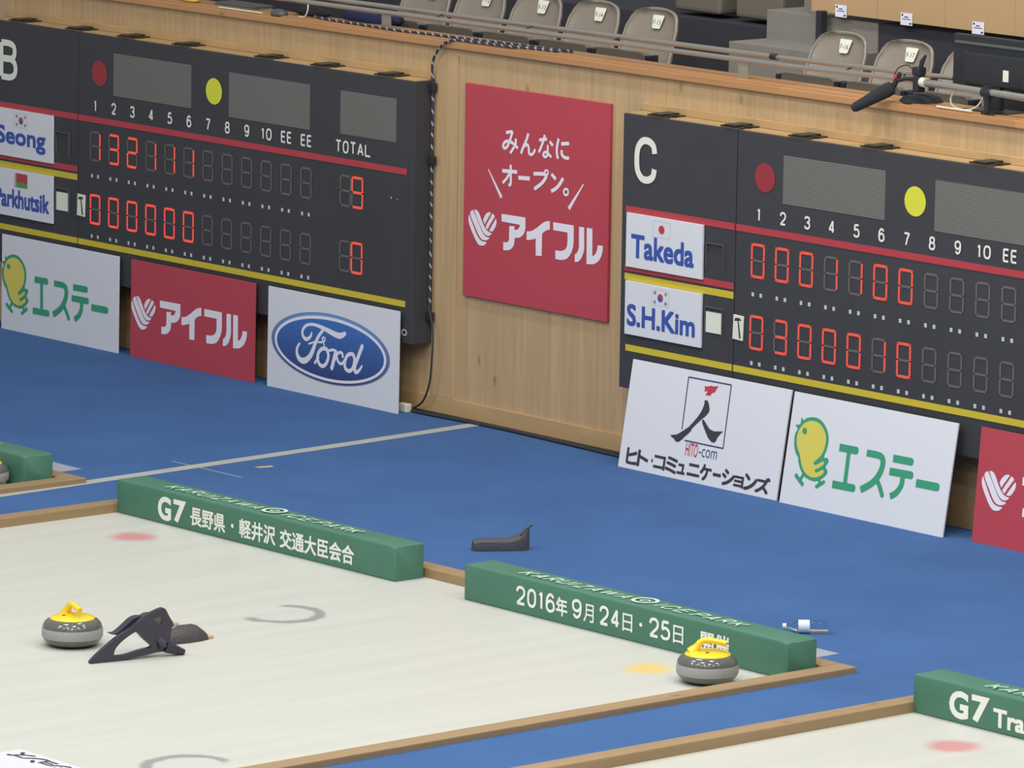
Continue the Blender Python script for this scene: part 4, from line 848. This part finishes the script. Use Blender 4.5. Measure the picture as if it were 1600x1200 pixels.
for i,(x,t) in enumerate(seats):
    lab='grey brown stadium seat with white tag %s'%t if t not in('F-11','F-18') else ('grey brown stadium seat at far left, tag above the frame' if t=='F-11' else 'grey brown stadium seat partly hidden by the black monitor')
    r=thing('stadium_seat',lab,'seat',(x,.62,2.165),group='stadium seats behind the rail'); seat_parts(r,t)
for i,x in enumerate((-2.25,-1.72)):
    r=thing('stadium_seat','brown seat underside at the top edge, '+('left' if i==0 else 'right')+' one above the steps','seat',(x,1.55,2.41),group='seats of the row above')
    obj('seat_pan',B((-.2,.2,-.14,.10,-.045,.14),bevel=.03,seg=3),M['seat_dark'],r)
    obj('leg',B((-.03,.03,-.02,.04,-.07,-.03)),M['dark'],r)

# ---------------------------------------------------------------- desk on the tier above
r=thing('long_desk','long desk with beige front panels at the upper right','desk',(-.84,1.0,2.325))
for k in range(5):
    obj('front_panel',B((k*.535,k*.535+.533,0,.018,.195,.62)),M['desk'],r)
obj('desk_top',B((0,2.68,.018,.5,.60,.62)),M['desk'],r)
for x in (.085,2.4): obj('leg',B((x,x+.045,-.045,-.001,.0 if x<1 else -.37,.205)),M['black'],r)
for i,x in enumerate((.20,.725,1.285)):
    g=thing('desk_notice','small white printed notice hanging on the beige desk front, '+('left','middle','right')[i]+' of three','notice',(-.84+x,.996,2.325+.180),group='notices on the desk front')
    obj('paper',B((0,.092,-.002,.0,0,.068)),mat('paper_white',(224,226,238),.6),g)
    bm=bmesh.new(); rect(bm,.030,.060,.043,.049,.003); rect(bm,.014,.078,.032,.036,.003); rect(bm,.070,.086,.006,.016,.003); polyfill(bm,[ellipse(.014,.056,.007,.007,16)],.003)
    obj('print',bm,M['ink_navy'],g)

# ---------------------------------------------------------------- gear on the wall cap
r=thing('computer_monitor','black computer monitor seen from behind at the right edge','monitor',(1.45,.16,2.232))
bm=B((-.31,.36,0,.035,.095,.385),bevel=.006); obj('screen_housing',bm,M['monitor'],r)
obj('rear_bulge',B((-.20,.25,-.03,0,.13,.30),bevel=.012),M['monitor'],r)
obj('rear_ridge',B((-.29,.36,-.010,0,.335,.350),bevel=.003),mat('monitor_lit_bevel',(84,88,88),.4),r)  # bevel near the top edge; the light on it is painted as paler grey
obj('stand_neck',B((-.01,.06,-.02,.02,.008,.2),bevel=.006),M['monitor'],r)
obj('stand_base',B((-.12,.20,-.11,.045,0,.010),bevel=.003),M['monitor'],r)
obj('rating_tag',B((.095,.135,-.034,-.031,.165,.225)),M['card'],r)
r=thing('microphone_stand','silver boom arm with white end ring and black clamp above the wall cap','microphone stand',(1.56,.0,2.232))
bm=bmesh.new(); tube(bm,[(-.46,0,.125),(.85,0,.110)],.020,16); obj('boom_arm',bm,M['steel'],r,smooth=True)
bm=bmesh.new(); tube(bm,[(-.492,0,.126),(-.458,0,.125)],.0265,16); obj('end_ring',bm,M['plug'],r,smooth=True)
bm=bmesh.new(); tube(bm,[(.0,0,.152),(.0,0,.012)],[.028,.014],10); tube(bm,[(-.03,0,.118),(.03,0,.118)],.028,12); obj('clamp',bm,M['black'],r)
obj('foot_plate',B((-.05,.05,.003,.05,.0,.012),bevel=.003),M['black'],r)
obj('clamp_head',B((-.53,-.49,-.03,.03,.07,.16),bevel=.008),M['black'],r)
obj('tilt_knob',B((-.545,-.485,-.025,.03,.16,.205),bevel=.01),M['black'],r)
bm=bmesh.new(); tube(bm,[(-.50,.0,.20),(-.49,.0,.235),(-.465,.0,.27)],[.012,.014,.007],8); obj('lever',bm,M['black'],r)
bm=bmesh.new(); tube(bm,[(-.52,0,.14),(-.60,-.01,.135),(-.65,-.02,.12)],.011,8); obj('swivel_arm',bm,M['black'],r)
r=thing('shotgun_microphone','black foam covered microphone on the boom, pointing down to the left','microphone',(.880,-.022,2.316))
d=Vector((-.115,-.19,-.118))
bm=bmesh.new(); pts=[Vector((0,0,0))+d*t for t in (0,.04,.15,.4,.7,.93,1.0)]; tube(bm,pts,[.022,.036,.040,.036,.030,.026,.016],16); obj('foam_windscreen',bm,M['foam'],r,smooth=True)
bm=bmesh.new(); tube(bm,[(.0,0,.0),(.02,.01,.05),(.035,.015,.075)],[.016,.013,.013],8); obj('shock_mount',bm,M['black'],r)
obj('red_button',B((.015,-.012,.006,.022,.048,.062)),M['ink_red'],r) if False else obj('red_button',B((.012,.030,-.014,-.004,.046,.064),bevel=.003),mat('button_red',(220,50,50),.4),r)
bm=bmesh.new(); tube(bm,smooth_pts([(.0,0,.05),(.03,0,.10),(.10,0,.125),(.15,0,.10)],n=5),.003,6); obj('microphone_lead',bm,M['cable_b'],r)
r=thing('round_base','low round black base with shaggy surface on the wall cap','base',(.955,.115,2.232))
bm=bmesh.new(); lathe(bm,[(0,0),(.115,0),(.118,.008),(.10,.028),(.06,.040),(0,.044)],32); obj('base_disc',bm,M['foam'],r,smooth=True)
cable('white_cable','white coiled cable loops on the wall cap below the boom arm',[(1.40,.03,2.36),(1.33,.03,2.345),(1.27,.04,2.315),(1.25,.04,2.28),(1.28,.03,2.25),(1.37,.02,2.238),(1.45,.03,2.26),(1.485,.04,2.31),(1.47,.05,2.34)],.005,M['cable_w'])
cable('white_cable','thin white cable end lying along the cap edge',[(1.20,-.012,2.2425),(1.28,-.016,2.2425),(1.38,-.018,2.2425),(1.47,-.02,2.2425)],.005,M['cable_w'])
r=thing('laptop','closed grey laptop lying on the wall cap at the top left','laptop',(-4.93,.125,2.232))
obj('laptop_base',B((-.22,.17,-.06,.10,0,.014),bevel=.003),M['silver'],r); obj('laptop_lid',B((-.22,.17,-.055,.10,.016,.026),bevel=.003),M['silver'],r)
tag(obj('cable_strip',B((-5.02,-4.60,-.002,.012,2.2325,2.241),bevel=.002),M['cable_w']),'pale flat cable running along the cap in front of the laptop','cable')
bm=bmesh.new(); bmesh.ops.create_uvsphere(bm,u_segments=20,v_segments=10,radius=1,matrix=Matrix.Translation((-4.46,.03,2.243))@Matrix.Diagonal((.065,.045,.030,1)))
bmesh.ops.bisect_plane(bm,geom=bm.verts[:]+bm.edges[:]+bm.faces[:],plane_co=(0,0,2.2325),plane_no=(0,0,-1),clear_outer=True)
tag(obj('computer_mouse',bm,mat('mouse_grey',(82,84,84),.35),smooth=True),'dark grey computer mouse on the wall cap','computer mouse')
bm=bmesh.new(); bmesh.ops.create_icosphere(bm,subdivisions=4,radius=1,matrix=Matrix.Translation((-4.30,.16,2.262))@Matrix.Diagonal((.17,.05,.032,1)))
tag(obj('black_pouch',bm,M['foam'],smooth=True),'black soft pouch behind the computer mouse','pouch')
bm=bmesh.new(); bmesh.ops.create_icosphere(bm,subdivisions=4,radius=1,matrix=Matrix.Translation((-3.86,.27,2.26))@Matrix.Diagonal((.26,.11,.075,1)))
tag(obj('folded_jacket',bm,M['navy'],smooth=True),'dark blue folded jacket behind the rail at the top','jacket')
bm=bmesh.new(); tube(bm,smooth_pts([(-4.19,.035,2.32),(-4.185,.03,2.29),(-4.21,.03,2.25),(-4.27,.03,2.242)],n=4),.004,6); tag(obj('white_lead',bm,M['cable_w'],smooth=True),'short white lead curling down behind the mouse','cable')
for i,(x,y,sx) in enumerate(((-5.36,.05,.07),(-5.53,.09,.10))):
    bm=bmesh.new(); bmesh.ops.create_icosphere(bm,subdivisions=3,radius=1,matrix=Matrix.Translation((x,y,2.252))@Matrix.Diagonal((sx,.04,.02,1)))
    tag(obj('yellow_cloth',bm,M['yel_obj'],smooth=True),'small yellow cloth on the wall cap, '+('nearer the laptop' if i==0 else 'further left'),'cloth','yellow cloths')
